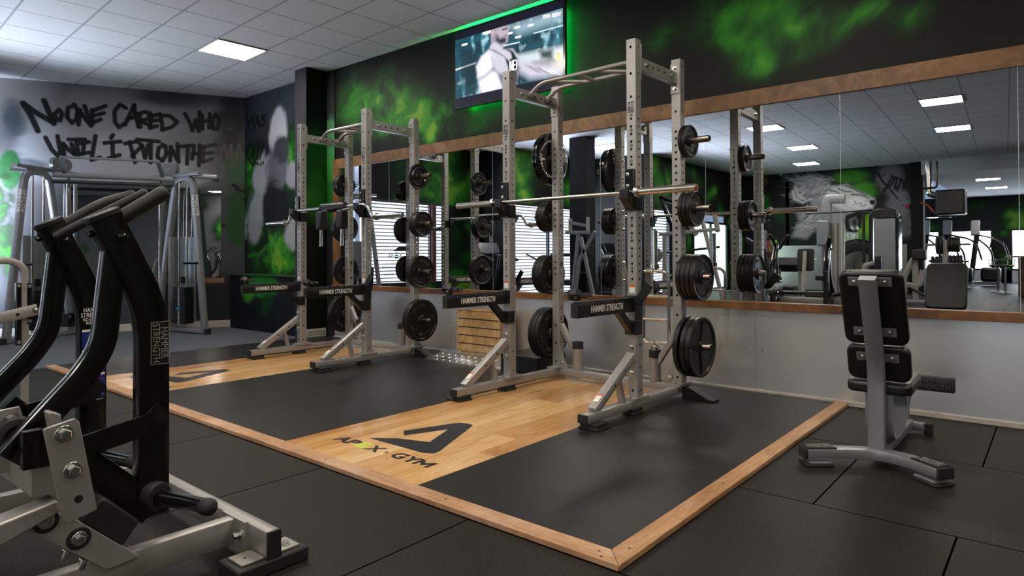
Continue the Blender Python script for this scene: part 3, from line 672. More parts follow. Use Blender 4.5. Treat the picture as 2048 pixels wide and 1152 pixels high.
# south wall with the lion painting
def lion(pt):
    # authored in the mirror image: px of the photograph -> x, z on the wall
    Q = lambda x, y: (lambda q: (q.x+7.9, q.z))(rv_y(1500+x/3.6, 300+y/3.6, -10.8))
    pt.over(.6*fbm(pt.P*1.4, 4, 3), '23262a')
    def B(x, y, rx, ry, col, ang=0, op=1.0, seed=1, rag=.5, freq=1.6):
        c = np.array(Q(x, y)); a = np.array(Q(x+rx, y)); d = np.array(Q(x, y+ry)); pt.blob(c, (np.linalg.norm(a-c), np.linalg.norm(d-c)), col, ang=ang, op=op, seed=seed, rag=rag, freq=freq)
    for a in [(720, 200, 200, 90, '2f7d12'), (820, 300, 160, 120, '3f8f16'), (120, 370, 60, 110, '1d5a1c'), (230, 480, 130, 90, '173c18'), (850, 560, 120, 140, '6fae10'), (780, 640, 200, 70, '3f8f16'), (1010, 200, 140, 160, '6e7076'), (1060, 420, 130, 220, '77797e'), (1120, 560, 90, 120, '64666b'), (90, 220, 60, 60, '5a5552')]:
        B(*a, op=1.15, seed=int(a[0]), rag=.45)
    POL = lambda pts, col, soft=.03, op=1.0: pt.poly([Q(*p) for p in pts], col, soft, op)
    POL([(330, 230), (420, 175), (520, 190), (600, 265), (700, 250), (755, 285), (895, 350), (900, 380), (880, 420), (800, 430), (735, 460), (700, 500), (690, 560), (740, 600), (775, 600), (770, 660), (690, 680), (640, 660), (620, 540), (480, 560), (410, 640), (300, 625), (350, 520), (345, 470), (440, 400), (430, 340), (350, 380), (300, 340), (300, 300)], '8e9095', .06)
    r = random.Random(4)
    for k in range(330):       # mane, brushed back and down
        x0 = r.uniform(330, 620); y0 = r.uniform(190, 330); ln = r.uniform(60, 170); a = r.uniform(1.9, 2.7) if y0 > 240 else r.uniform(2.6, 3.3)
        if k > 170: x0 = r.uniform(380, 600); y0 = r.uniform(380, 560); a = r.uniform(1.9, 2.5); ln = r.uniform(50, 130)
        pts = [(x0+ln*t*math.cos(a+.5*t), y0+ln*t*math.sin(a+.5*t)) for t in (0, .35, .7, 1)]
        pt.stroke([Q(*p) for p in pts], r.uniform(.016, .034), r.choice(['c2c3c8', 'a6a7ad', '7c7e85', '4a4c52', 'd4d4d8', '909298', '2e3036']), soft=1.0, op=.55, taper=.7)
    for k in ([(310, 300), (320, 350), (380, 380), (440, 350)], [(330, 270), (350, 330), (400, 360)]): pt.stroke([Q(*p) for p in k], .06, 'c9c9ce', .6, .9, .5)
    POL([(600, 265), (700, 250), (755, 285), (895, 350), (900, 380), (880, 420), (800, 430), (735, 460), (700, 440), (640, 420), (560, 380), (560, 300)], 'cfd0d4', .05)
    POL([(715, 360), (760, 335), (830, 350), (870, 400), (840, 428), (770, 425), (715, 400)], 'ececee', .04)
    for k in ([(575, 290), (620, 300), (650, 318)], [(640, 280), (690, 300), (740, 300)], [(690, 258), (750, 280), (840, 330)], [(735, 320), (800, 325), (860, 350)], [(560, 330), (620, 335), (640, 322)]): pt.stroke([Q(*p) for p in k], .035, '1b1c20', .7, .9, .5)
    POL([(862, 362), (898, 358), (902, 382), (884, 400), (864, 385)], '0e0e10', .02)                     # nose
    POL([(690, 470), (740, 450), (800, 432), (810, 470), (805, 560), (760, 600), (700, 590), (680, 530)], '0b0b0d', .03)   # open mouth
    POL([(715, 500), (765, 480), (780, 520), (760, 570), (720, 560)], '6d6f75', .03); POL([(735, 505), (765, 492), (770, 530), (745, 560)], '26272c', .02)
    for q in ([(868, 400), (886, 395), (878, 425)], [(760, 570), (775, 545), (790, 575)], [(725, 560), (738, 545), (750, 580)]): POL(q, 'efefef', .015)
    POL([(640, 600), (700, 595), (780, 600), (770, 650), (720, 665), (660, 655)], 'cfd0d2', .04)
    for i in range(18): pt.stroke([Q(735+r.uniform(0, 100), 365+r.uniform(0, 45))]*2, .018, '3a3b40', .4)
    for i in range(40): x = r.uniform(640, 790); pt.stroke([Q(x, r.uniform(600, 640)), Q(x+r.uniform(-8, 8), r.uniform(650, 690))], .014, r.choice(['e2e2e4', '4f9a1c', '2f7d12']), .7, .8)
    for k in ([(925, 165), (950, 220), (1010, 285), (1065, 350)], [(965, 300), (1010, 220), (1040, 200)], [(1010, 260), (1040, 215)], [(1045, 275), (1060, 200)], [(1060, 290), (1090, 210)], [(1085, 215), (1120, 260)], [(1108, 275), (1140, 155)], [(1020, 190), (1100, 215)]): pt.stroke([Q(*p) for p in k], .05, '0a0a0b', .5, .95, .4)
    for k in range(26): p = (r.uniform(940, 1160), r.uniform(110, 600)); pt.stroke([Q(*p), Q(p[0]+r.uniform(-8, 8), p[1]+r.uniform(-6, 6))], r.uniform(.012, .03), '151516', .5)
wall_panel('wall_south', (-7.9, -10.8, 0), (1, 0, 0), 4.75, 0, ZC, lion, .022, '15171a')
b = MB(); b.box((-3.17, -10.95, 0), (-2.88, -10.6, ZC)); struct(b.build('column_south', 'wallblack'))
b = MB(); b.box((-6.9, -10.79, .02), (-3.3, -10.77, 1.38)); 
def tread_mat(name):
    k = NT(name); k.b.inputs['Metallic'].default_value = .85; k.b.inputs['Roughness'].default_value = .24; k.b.inputs['Base Color'].default_value = (*lin('c4c4c2'), 1)
    k.bump(k.noise(90, 2), .1, .002); return k.m
M['tread'] = tread_mat('aluminium_tread_plate')
b.m(0); r = random.Random(2)
for i in range(46):
    for j in range(22):
        x, z = -6.86+i*.078, .06+j*.06; a = .035
        s_ = 1 if (i+j) % 2 else -1; b.cbox((x, -10.768, z), (.05, .006, .016), Matrix.Rotation(s_*math.pi/4, 3, 'Y'))
struct(b.build('trim_32', 'tread'))
# beam over the opening, and the far room beyond it
b = MB(); b.box((-2.9, -10.75, 3.28), (6, -10.5, ZC)); struct(b.build('wall_beam', 'white_ceiling'))
wall_panel('wall_far', (-6.5, -20.5, 0), (1, 0, 0), 12, 2.0, 3.32, smoke_any(40, '5fb52f', 22), .1, '22282a')
wall_panel('wall_far_pier', (-6.5, -20.5, 0), (1, 0, 0), 1.2, 0, 2.0, smoke_any(44, G2, 5), .1, '22282a')
for k, (x0, wd) in enumerate(((-5.3, 1.6), (-3.5, 1.5), (-1.4, 2.4), (1.5, 3.0))): window((x0, -20.52, 0), (1, 0, 0), wd, .5, 2.0, (), True)
for x0, l in ((-3.7, .2), (-2.0, .6), (1.0, .5), (4.5, 1.0)): wall_panel('wall_far_pier', (x0, -20.5, 0), (1, 0, 0), l, 0, 2.0, smoke_any(int(x0*7)+60, G3, 3), .1, '22282a')
b = MB(); b.box((-6.5, -20.6, 0), (5.5, -20.5, .5)); struct(b.build('wall_far_sill', 'white_ceiling'))
b = MB(); b.box((-6.6, -20.6, 0), (-6.5, -10.8, 3.4)); struct(b.build('wall_far_west', 'wallblack'))
wall_panel('wall_east', (5.4, 5.3, 0), (0, -1, 0), 26, 0, ZC, smoke_any(71, G3, 26), .1, '55575c')

# ceiling panels
def light(i, j, label, e=None, grp=None, z=None, p=None):
    t = thing('ceiling_light', label, 'light', p or cg(i, j), CG, grp)
    b = MB(); b.box((-.3, -.3, -.012), (.3, .3, .0)); b.m(0); 
    f = MB()
    for s_ in (-1, 1):
        f.box((-.3, s_*.294-.006, -.016), (.3, s_*.294+.006, .002)); f.box((s_*.294-.006, -.288, -.016), (s_*.294+.006, .288, .002))
    f.build('frame', 'skirt', t); b = MB(); b.box((-.288, -.288, -.013), (.288, .288, -.001)); b.build('diffuser', 'panel_light', t)
    return t
LT = lambda x, y: (lambda u, v: (round(u/.6-.5), round(v/.6-.5)))((x-CO.x)*math.cos(CG)+(y-CO.y)*math.sin(CG), -(x-CO.x)*math.sin(CG)+(y-CO.y)*math.cos(CG))
light(0, 0, 'square ceiling light panel over the left squat rack, seen directly')
for x, y, lb in [(-1.73, -2.62, 'ceiling light panel mirrored above the bench seat, upper of the pair'), (-1.81, -5.62, 'ceiling light panel mirrored above the bench seat, lower of the pair'), (-5.17, -8.65, 'ceiling light panel in front of the lion mural'),
                 (-4.7, -2.66, 'ceiling light panel mirrored beside the right rear upright of the near rack'), (-8.0, -5.7, 'ceiling light panel along the shuttered window side'), (-8.1, -2.6, 'ceiling light panel near the middle column')]:
    light(*LT(x, y), lb)
for x, y in [(-4.7, .6), (-1.7, .6), (1.3, -2.4), (1.3, 3.2), (-1.7, 3.2), (-4.7, -5.6), (1.3, -5.6), (-4.9, 3.4), (4.2, 3.0), (4.2, 0), (4.2, -3)]:  # unseen panels added for lighting, the eastern ones to brighten the left mirror
    light(*LT(x, y), 'unseen ceiling light panel added overhead to light the room', grp='added unseen ceiling lights over the camera')
for x, y in [(-1.6, -13.2), (-1.6, -16.4), (.9, -13.2), (.9, -16.4), (3.2, -14)]: light(0, 0, 'ceiling light panel in the far room', grp='ceiling lights of the far room', p=V((x, y, 3.3)))
# ================================================================ squat racks
PEGZ = (.42, .94, 1.455, 1.97)
HOLES = [.175, .333, .49, .648, .80] + [.94+.0527*k for k in range(22)] + [2.20, 2.36, 2.545]
def hole_face(b, frame, w, z0, z1, zs, r=.0098, t=.006, c=.021):
    """face with a row of drilled holes; frame(a, z, depth) -> point"""
    P = frame
    b.add([P(-w/2, z0, 0), P(-c, z0, 0), P(-c, z1, 0), P(-w/2, z1, 0)], [(0, 1, 2, 3)]); b.add([P(c, z0, 0), P(w/2, z0, 0), P(w/2, z1, 0), P(c, z1, 0)], [(0, 1, 2, 3)])
    zc = z0
    for z in sorted(zs)+[None]:
        ze = z1 if z is None else z-c
        b.add([P(-c, zc, 0), P(c, zc, 0), P(c, ze, 0), P(-c, ze, 0)], [(0, 1, 2, 3)])
        if z is None: break
        n = 12; vs = []
        for k in range(n):
            a = 2*math.pi*k/n+math.pi/4; ca, sa = math.cos(a), math.sin(a); m = max(abs(ca), abs(sa))
            vs += [P(c*ca/m, z+c*sa/m, 0), P(r*ca, z+r*sa, 0), P(r*ca, z+r*sa, t)]
        fs = []
        for k in range(n):
            i, j = 3*k, 3*((k+1) % n); fs += [(i, j, j+1, i+1), (i+1, j+1, j+2, i+2)]
        b.add(vs, fs); zc = z+c
def upright_mb(x, y, z0=.13, z1=2.60, w=.075):
    b = MB(); h = w/2; e = .004
    F = lambda nx, ny: (lambda a, z, d: (x+nx*(h-d)-ny*a, y+ny*(h-d)+nx*a, z))
    for nx, ny in ((0, -1), (1, 0), (0, 1), (-1, 0)):
        hole_face(b, F(nx, ny), w-2*e, z0, z1, HOLES)
        b.add([F(nx, ny)(h-e, z, 0) for z in (z0, z1)]+[F(-ny, nx)(-(h-e), z, 0) for z in (z1, z0)], [(0, 1, 2, 3)])
    k = h-e; b.add([(x-k, y-h, z1), (x+k, y-h, z1), (x+h, y-k, z1), (x+h, y+k, z1), (x+k, y+h, z1), (x-k, y+h, z1), (x-h, y+k, z1), (x-h, y-k, z1)], [tuple(range(8))])
    # floor plate and bolts
    b.box((x-.05, y-.10, .117), (x+.05, y+.10, .131)); b.m(1)
    for s in (-1, 1): b.bolt((x, y+s*.078, .131), (0, 0, 1), .011, .012)
    b.m(0); return b
def make_rack(name_label, loc, rz, group, sides):
    t = thing('squat_rack', name_label, 'squat rack', loc, rz, group)
    X = .588; YF, YR = .0375, .6775
    for s in (-1, 1):
        u = upright_mb(s*X, YF).build('upright', ['silver', 'zinc'], t)
        # height numbers, maker's plate and warning sticker on the front face
        b = MB()
        for k in range(11):
            vs, fs = text_mesh(str(4+k), .026, sx=.9, bold=.001, depth=.0006)
            b.add([(s*X+p[0], -.0012-p[2], 1.018+.1054*k+p[1]) for p in vs], fs)
        b.build('height_numbers', 'hole', u)
        b = MB(); b.box((s*X-.026, -.0015, 2.09), (s*X+.022, .001, 2.165)); d = b.build('maker_plate', pm('navy_plate', '1b2430', .4), u)
        letters('lettering', 'HS', (s*X-.002, -.0018, 2.138), (1, 0, 0), (0, 0, 1), .046, 'grey_print', d, bold=.002)
        letters('lettering', 'HAMMER\nSTRENGTH', (s*X-.002, -.0018, 2.105), (1, 0, 0), (0, 0, 1), .013, 'grey_print', d, sx=.8)
        b = MB(); b.box((s*X-.022, -.0012, .845), (s*X+.022, .001, .885)); b.m(1); b.box((s*X-.022, -.0012, .8855), (s*X+.022, .001, .902)); b.build('warning_sticker', ['white', 'orange'], u)
        u = upright_mb(s*X, YR).build('upright', ['silver', 'zinc'], t)
        # base rail with cap and feet
        b = MB(); b.sweep([(s*X, -.58, .088), (s*X, .76, .088)], rrect(.072, .055, .006), (0, 0, 1)); rail = b.build('base_rail', 'silver', t)
        b = MB(); b.box((s*X-.036, -.592, .0605), (s*X+.036, -.5795, .1155)); b.build('end_cap', 'rubber', rail, .003)
        for yy, ox in ((-.50, .05), (.0, .0)):
            b = MB(); b.box((s*X-.04, yy-.06, .034), (s*X+.04+(ox if s > 0 else 0), yy+.06, .061)); b.box((s*X-.05-(ox if s < 0 else 0), yy-.065, .02), (s*X+.05+ox*(s > 0), yy+.065, .036))
            b.build('foot_pad', 'rubber', rail, .004)
        # front brace
        b = MB(); b.beam((s*X, -.012, .415), (s*X, -.475, .118), .06, .056, .005); b.box((s*X-.032, -.009, .27), (s*X+.032, 0, .50))
        b.beam((s*X, -.185, .28), (s*X, -.135, .11), .045, .03, .003); b.m(1)
        b.bolt((s*X, -.009, .475), (0, -1, 0), .013, .014); b.bolt((s*X, -.009, .30), (0, -1, 0), .013, .014); b.m(2)
        for q in (.28, .55): c = V((s*X, -.012-.463*q, .415-.297*q)); b.lathe([(.009, 0), (0, .0005)], c+V((.0302, 0, 0)), (1, 0, 0), 12); b.lathe([(.009, 0), (0, .0005)], c-V((.0302, 0, 0)), (-1, 0, 0), 12)
        br = b.build('front_brace', ['silver', 'zinc', 'hole'], t)
        b = MB(); cc = V((s*X, -.43, .147)); b.prism([(-.02, -.035), (.02, -.035), (.02, .02), (-.02, .02)], .0006, (V((s*X, -.416, .1935)), V((1, 0, 0)), V((0, .84, .54)))); b.m(1)
        b.prism([(-.02, .0205), (.02, .0205), (.02, .034), (-.02, .034)], .0006, (V((s*X, -.416, .1935)), V((1, 0, 0)), V((0, .84, .54)))); b.build('warning_sticker', ['white', 'orange'], br)
        # top side beam
        b = MB(); b.box((s*X-.03, .076, 2.405), (s*X+.02, .639, 2.492)); b.box((s*X-.037, .076, 2.33), (s*X+.037, .085, 2.575)); b.box((s*X-.037, .630, 2.335), (s*X+.037, .639, 2.565)); b.m(1)
        for z in (2.53, 2.37): b.bolt((s*X-.004, .630, z), (0, -1, 0), .012, .013)
        for yy in (.18, .53):
            b.bolt((s*X+.02, yy, 2.452), (1, 0, 0), .013, .016); b.bolt((s*X-.03, yy, 2.452), (-1, 0, 0), .013, .016)
        b.m(2)
        for yy in (.27, .35, .43): b.lathe([(.011, 0), (0, .0005)], (s*X+.0202, yy, 2.452), (1, 0, 0), 12); b.lathe([(.011, 0), (0, .0005)], (s*X-.0302, yy, 2.452), (-1, 0, 0), 12)
        b.build('side_beam', ['silver', 'zinc', 'hole'], t, .002)
        # plate pegs on the outside of the rear upright
        for z in PEGZ:
            b = MB(); x0 = s*(X+.0375); b.box(sorted_lo(x0, x0+s*.008, YR-.033, YR+.033, z-.12, z+.12)[0], sorted_lo(x0, x0+s*.008, YR-.033, YR+.033, z-.12, z+.12)[1])
            b.ring([(.0245, 0), (.0245, .205), (.021, .21), (.016, .21), (.016, .05), (.0, .05), (.0, 0)][:5]+[(.016, 0)], (x0+s*.008, YR, z), (s, 0, 0), 20); b.lathe([(.036, 0), (.034, .014), (.025, .016)], (x0+s*.008, YR, z), (s, 0, 0), 20)
            b.m(1)
            for dz in (-.09, .09): b.bolt((s*(X-.0375), YR, z+dz), (-s, 0, 0), .013, .014)
            b.build('plate_peg', ['peg', 'zinc'], t)
        # gusset and storage tube
        b = MB(); b.prism([(0, 0), (.10, 0), (0, .19)], .008, (V((s*(X-.0375), YR-.03, .117)), V((-s, 0, 0)), V((0, 0, 1)))); b.m(1); b.bolt((s*(X-.0375)-s*.03, YR-.038, .17), (0, -1, 0), .012, .012); b.build('gusset', ['silver', 'zinc'], t)
        b = MB(); b.ring([(.045, .115), (.045, .34), (.038, .34), (.038, .115)], (s*.375, YR, 0)); h = b.build('bar_holder', 'silver', t)
        b = MB(); b.ring([(.0475, .30), (.0475, .36), (.036, .36), (.036, .30)], (s*.375, YR, 0)); b.build('collar', 'rubber', h, .002)
        b = MB(); b.beam((s*(X-.03), YR, .50), (s*.405, YR, .27), .045, .045, .004, (0, 1, 0)); b.m(1); b.bolt((s*(X-.0375), YR-.0, .55), (-s, 0, 0), .013, .014); b.build('holder_brace', ['silver', 'zinc'], t)
        if s in sides:
            b = MB(); x0 = s*(X+.036); b.prism([(0, 0), (.25, 0), (.25, .014), (.20, .02), (.06, .085), (0, .085)], .10, (V((x0, YR+.06 if s > 0 else YR-.04, .022)), V((s, 0, 0)), V((0, 0, 1))))
            b.m(1)
            for yy in (-.02, .05): b.bolt((x0-.02*s, YR-.06+yy, .088), (s, 0, 0), .016, .02)
            f = b.build('rear_foot', ['satin', 'zinc'], t, .003)
            letters('lettering', 'HAMMER STRENGTH', (x0+s*.135, YR+.01, .0775), (.9*s, 0, -.42), (0, 1, 0), .032, 'grey_print', f, sx=.55)
    b = MB(); b.sweep([(-X+.037, YR, .088), (X-.037, YR, .088)], rrect(.072, .055, .006), (0, 0, 1)); b.build('rear_crossmember', 'silver', t)
    # pull-up bar: two bent tubes joined by slanting grips
    def tube(y): return fillet([(-.558, y, 2.448), (-.43, y, 2.532), (.43, y, 2.532), (.558, y, 2.448)], .07, 6)
    b = MB(); b.tube(tube(.265), .0175); b.tube(tube(.49), .0175)
    for x0, x1 in ((-.36, -.13), (-.06, -.06), (.07, .30), (.37, .37)): b.tube([(x0, .265, 2.53), (x1, .49, 2.53)], .0165)
    for x in (-.558, .558):
        for y in (.265, .49): b.lathe([(.026, 0), (.026, .03), (.018, .04)], (x, y, 2.448), (-.8*np.sign(x), 0, .5), 16)
    b.build('pull_up_bar', 'silver', t)
    return t
def sorted_lo(xa, xb, ya, yb, za, zb): return (min(xa, xb), min(ya, yb), min(za, zb)), (max(xa, xb), max(ya, yb), max(za, zb))
RA, RAZ = V((-2.845, 3.985, 0)), math.radians(-2.0)
RB, RBZ = V((-5.965, 4.062, 0)), math.radians(0.0)
rackA = make_rack('near silver squat rack holding the straight barbell', RA, RAZ, None, (1,))
rackB = dup(rackA, RB, RBZ, 'left silver squat rack holding the padded yoke bar')
def inr(R, rz, p): return R + Matrix.Rotation(rz, 3, 'Z') @ V(p)

# ---------------------------------------------------------------- weight plates
def plate_mesh(kind, D, T, letter=None, spokes=False, handle=False, bumper=False):
    """axis along +x, bore at the origin, outer face at x = T"""
    R = D/2; t = thing('weight_plate', 'x', 'weight plate')
    b = MB(); hub = .045 if D > .3 else .036
    if bumper:
        b.ring([(.0255, 0), (R-.012, 0), (R, .008), (R, T-.008), (R-.012, T), (R*.62, T-.004), (R*.58, T-.012), (.07, T-.012), (.066, T-.003), (.0255, T-.003)], (0, 0, 0), (1, 0, 0), 48)
        b.build('plate_body', 'black', t)
    else:
        rim = .022 if D > .4 else .016
        prof = [(.0255, .001), (hub, .001), (hub+.006, .008), (R-rim-.01, .008), (R-rim, .001), (R-.004, 0), (R, .004), (R, T-.004), (R-.004, T), (R-rim, T-.001), (R-rim-.01, T-.010), (hub+.010, T-.010), (hub, T+.003), (.0255, T+.003)]
        b.ring(prof, (0, 0, 0), (1, 0, 0), 44)
        if spokes:
            for k in range(4):
                a = math.radians(20+90*k); u = V((0, math.cos(a), math.sin(a))); wv = V((0, -math.sin(a), math.cos(a)))
                b.prism([(hub-.01, -.028), (R-rim-.05, -.006), (R-rim-.008, -.003), (R-rim-.008, .003), (R-rim-.05, .006), (hub-.01, .028)], .012, (V((T-.012, 0, 0)), u, wv))
        b.build('plate_body', 'iron', t)
    if handle:
        b = MB(); b.ring([(R*.62, T-.006), (R*.66, T+.004), (R*.74, T+.004), (R*.78, T-.006)], (0, 0, 0), (1, 0, 0), 40); b.build('grip_ring', 'black', t)
    if letter:
        b = MB()
        for txt, a_mid, size, rr, flip_ in letter:
            n = len(txt); da = size*.72/rr
            for i, ch in enumerate(txt):
                if ch == ' ': continue
                a = a_mid+(i-(n-1)/2)*da*(-1 if not flip_ else 1)          # angle from +z, turning seen from +x
                vs, fs = text_mesh(ch, size, sx=.8, bold=.001, depth=.005)
                # seen from +x: right is +y, up is +z
                up = V((0, math.sin(-a)*-1, math.cos(a))); up = V((0, -math.sin(a), math.cos(a))); rt = V((0, math.cos(a), math.sin(a)))
                pos = V((T-(.0095 if not bumper else .003), 0, 0))+up*rr
                if flip_: up, rt = -up, -rt
                b.add([pos+rt*p[0]+up*p[1]+V((1, 0, 0))*(p[2]+.001) for p in vs], fs)
        b.build('lettering', 'letter' if not bumper else 'white', t)
    return t
W_ = [('WEIDER', 0, .045, .155, False), ('35', math.radians(-100), .045, .155, False), ('WEIDER', math.pi, .045, .155, True), ('35', math.radians(100), .045, .155, False)]
def ws(k): return [(a, c, d*k, e*k, f) for a, c, d, e, f in W_]
PK = {'L': plate_mesh('L', .45, .036, ws(1)), 'S': plate_mesh('S', .45, .038, None, True), 'M': plate_mesh('M', .35, .034, ws(.76)), 'T': plate_mesh('T', .27, .03, ws(.58)), 'U': plate_mesh('U', .245, .026, ws(.52)),
      'H': plate_mesh('H', .275, .03, None, False, True), 'B': plate_mesh('B', .46, .03, [('body revolution', math.radians(45), .036, .165, False), ('5', math.radians(95), .06, .13, False), ('revolution', math.radians(150), .036, .165, False)], False, False, True)}
PT = {'L': .039, 'S': .041, 'M': .037, 'T': .033, 'U': .029, 'H': .033, 'B': .031}
used = set()
SZ = {'L': 'large', 'S': 'large spoked', 'M': 'mid-sized', 'T': 'small', 'U': 'smallest', 'H': 'small ring-grip', 'B': 'large glossy rubber'}
PN = ('lowest', 'second-lowest', 'second-highest', 'top')
ORD = {1: ('only',), 2: ('inner', 'outer'), 3: ('inner', 'middle', 'outer'), 4: ('innermost', 'second', 'third', 'outermost')}
def load(R, rz, who, side, peg, kinds, gap=0.0):
    x = .588+.0375+.017
    for i, k in enumerate(kinds):
        lb = '%s %s plate, %s on %s peg, %s side of %s squat rack' % (SZ[k], 'bumper' if k == 'B' else 'iron', ORD[len(kinds)][i], PN[peg], 'right' if side > 0 else 'left', who)
        p = inr(R, rz, (side*x, .6775, PEGZ[peg]-.004))
        # right side: lettered face out (+x). left side: seen from the rack, lettered face in (+x)
        if side < 0: p = inr(R, rz, (-(x+PT[k]-.003), .6775, PEGZ[peg]-.004))
        o = PK[k] if k not in used else dup(PK[k])
        used.add(k); o.location = p; o.rotation_euler = (random.uniform(-.5, .5) if k not in 'BH' else 0, 0, rz); o['label'] = lb; o['group'] = 'plates on the %s squat rack' % who
        o.rotation_mode = 'ZYX' if False else 'XYZ'
        x += PT[k]+(gap if i == 0 else .001)
load(RA, RAZ, 'near', 1, 3, 'UU'); load(RA, RAZ, 'near', 1, 2, 'TTT'); load(RA, RAZ, 'near', 1, 1, 'MMMM'); load(RA, RAZ, 'near', 1, 0, 'LLS', .018)
load(RA, RAZ, 'near', -1, 3, 'BB'); load(RA, RAZ, 'near', -1, 2, 'TTT'); load(RA, RAZ, 'near', -1, 1, 'MMM'); load(RA, RAZ, 'near', -1, 0, 'LLL')
load(RB, RBZ, 'left', 1, 3, 'H'); load(RB, RBZ, 'left', 1, 2, 'TTT'); load(RB, RBZ, 'left', 1, 1, 'MM'); load(RB, RBZ, 'left', 1, 0, 'LL')
load(RB, RBZ, 'left', -1, 3, 'TTT'); load(RB, RBZ, 'left', -1, 2, 'MM'); load(RB, RBZ, 'left', -1, 1, 'M'); load(RB, RBZ, 'left', -1, 0, 'LL')

# ---------------------------------------------------------------- j hooks
def j_hook(R, rz, s, zb, label, first=[None]):
    """zb = bar axis height; origin on the upright's front face at bar height"""
    if first[0] is None:
        t = thing('j_hook', label, 'bar hook', group='bar hooks on the racks'); b = MB()
        b.box((-.036, -.03, -.12), (.036, -.0015, .165)); b.box((.0385, -.03, -.12), (.046, .07, -.02)); b.box((.03, -.03, -.12), (.046, -.002, -.02)); b.build('back_plate', 'black', t, .008)
        b = MB(); b.prism([(-.028, -.115), (-.105, -.04), (-.105, .022), (-.085, .022), (-.078, -.018), (-.028, -.018)], .066, (V((-.033, 0, 0)), V((0, 1, 0)), V((0, 0, 1)))); b.build('cradle', 'satin', t, .003)
        b = MB(); 
        for z in (.05, .13): b.bolt((-.012, -.03, z), (0, -1, 0), .009, .006)
        b.build('screw', 'zinc', t); first[0] = t
    else: t = dup(first[0], label=label)
    t.location = inr(R, rz, (s*.588, 0, zb)); t.rotation_euler = (0, 0, rz); return t
ZBA, ZBB = 1.532, 1.617
j_hook(RA, RAZ, -1, ZBA, 'black bar hook under the left end of the straight barbell'); j_hook(RA, RAZ, 1, ZBA, 'black bar hook under the right end of the straight barbell')
j_hook(RB, RBZ, -1, ZBB, 'black bar hook under the left end of the padded yoke bar'); j_hook(RB, RBZ, 1, ZBB, 'black bar hook under the right end of the padded yoke bar')

# ---------------------------------------------------------------- spotter arms
def spotter(R, rz, s, label, first=[None]):
    if first[0] is None:
        t = thing('spotter_arm', label, 'spotter arm', group='spotter arms on the racks'); b = MB()
        b.sweep([(0, -.005, .765), (0, -.665, .765)], rrect(.056, .092, .004), (0, 0, 1)); a = b.build('arm', 'satin', t)
        b = MB(); b.box((-.024, -.64, .811), (.024, -.03, .818)); b.build('wear_strip', 'rubber', t, .002)
        b = MB(); b.m(0); b.box((-.026, -.6675, .722), (.026, -.6655, .808)); b.m(1); b.lathe([(.009, 0), (0, .0006)], (0, -.6676, .765), (0, -1, 0), 14); b.build('end_plate', ['rubber', 'hole'], t)
        letters('lettering', 'HAMMER STRENGTH', (.0286, -.345, .765), (0, 1, 0), (0, 0, 1), .060, 'white', t, sx=.66, bold=.0006)
        letters('lettering', 'HAMMER STRENGTH', (-.0286, -.345, .765), (0, -1, 0), (0, 0, 1), .060, 'white', t, sx=.66, bold=.0006)
        b = MB(); b.prism([(-.20, .722), (-.135, .722), (-.012, .62), (-.012, .575), (-.045, .575)], .05, (V((-.025, 0, 0)), V((0, 1, 0)), V((0, 0, 1)))); b.box((-.044, -.03, .56), (.044, -.0015, .66)); b.box((.0385, -.03, .56), (.046, .05, .66))
        b.box((-.044, -.03, .72), (.044, -.0015, .83)); b.build('mount', 'satin', t, .004); first[0] = t
        if s > 0: pass
    else: t = dup(first[0], label=label)
    if s > 0:
        b = MB(); X0 = .039
        b.prism([(-.03, .60), (.05, .60), (.06, .74), (.085, .82), (.095, .98), (.07, 1.0), (.05, .86), (-.03, .80)], .006, (V((X0, 0, 0)), V((0, 1, 0)), V((0, 0, 1))))
        b.sweep(fillet([(.045, -.03, .80), (.075, -.03, .80), (.155, -.03, .91)], .03, 5), rrect(.06, .01), (0, 1, 0)); b.build('catch_lip', 'satin', t, .003)
    t.location = inr(R, rz, (s*.588, 0, 0)); t.rotation_euler = (0, 0, rz); return t
spotter(RA, RAZ, -1, 'black lettered spotter arm on the left front upright of the near squat rack'); spotter(RB, RBZ, -1, 'black lettered spotter arm on the left front upright of the left squat rack')
spotter(RA, RAZ, 1, 'black lettered spotter arm on the right front upright of the near squat rack'); spotter(RB, RBZ, 1, 'black lettered spotter arm on the right front upright of the left squat rack')

# clamp collars left on the arm ends
def collar(p, rz, label, first=[None]):
    if first[0] is None:
        t = thing('barbell_collar', label, 'collar', group='clamp collars on the spotter arms'); b = MB()
        b.ring([(.026, -.02), (.026, .02), (.036, .024), (.045, .02), (.045, -.02), (.036, -.024)], (0, 0, .045), (0, .35, 1), 8); b.build('ring', 'vinyl', t, .003)
        b = MB(); b.cbox((.055, .0, .05), (.05, .028, .03)); b.cbox((.085, 0.012, .06), (.05, .016, .022)); b.build('lever', 'rubber', t, .004); first[0] = t
    else: t = dup(first[0], label=label)
    t.location = p; t.rotation_euler = (math.radians(-12), math.radians(8), rz+math.radians(25))
collar(inr(RA, RAZ, (.565, -.64, .816)), .3, 'black clamp collar on near rack right spotter arm end'); collar(inr(RA, RAZ, (-.60, -.64, .816)), 0, 'black clamp collar on near rack left spotter arm end')
collar(inr(RB, RBZ, (.56, -.64, .816)), 0, 'black clamp collar on left rack right spotter arm end'); collar(inr(RB, RBZ, (-.60, -.64, .816)), .2, 'black clamp collar on left rack left spotter arm end')

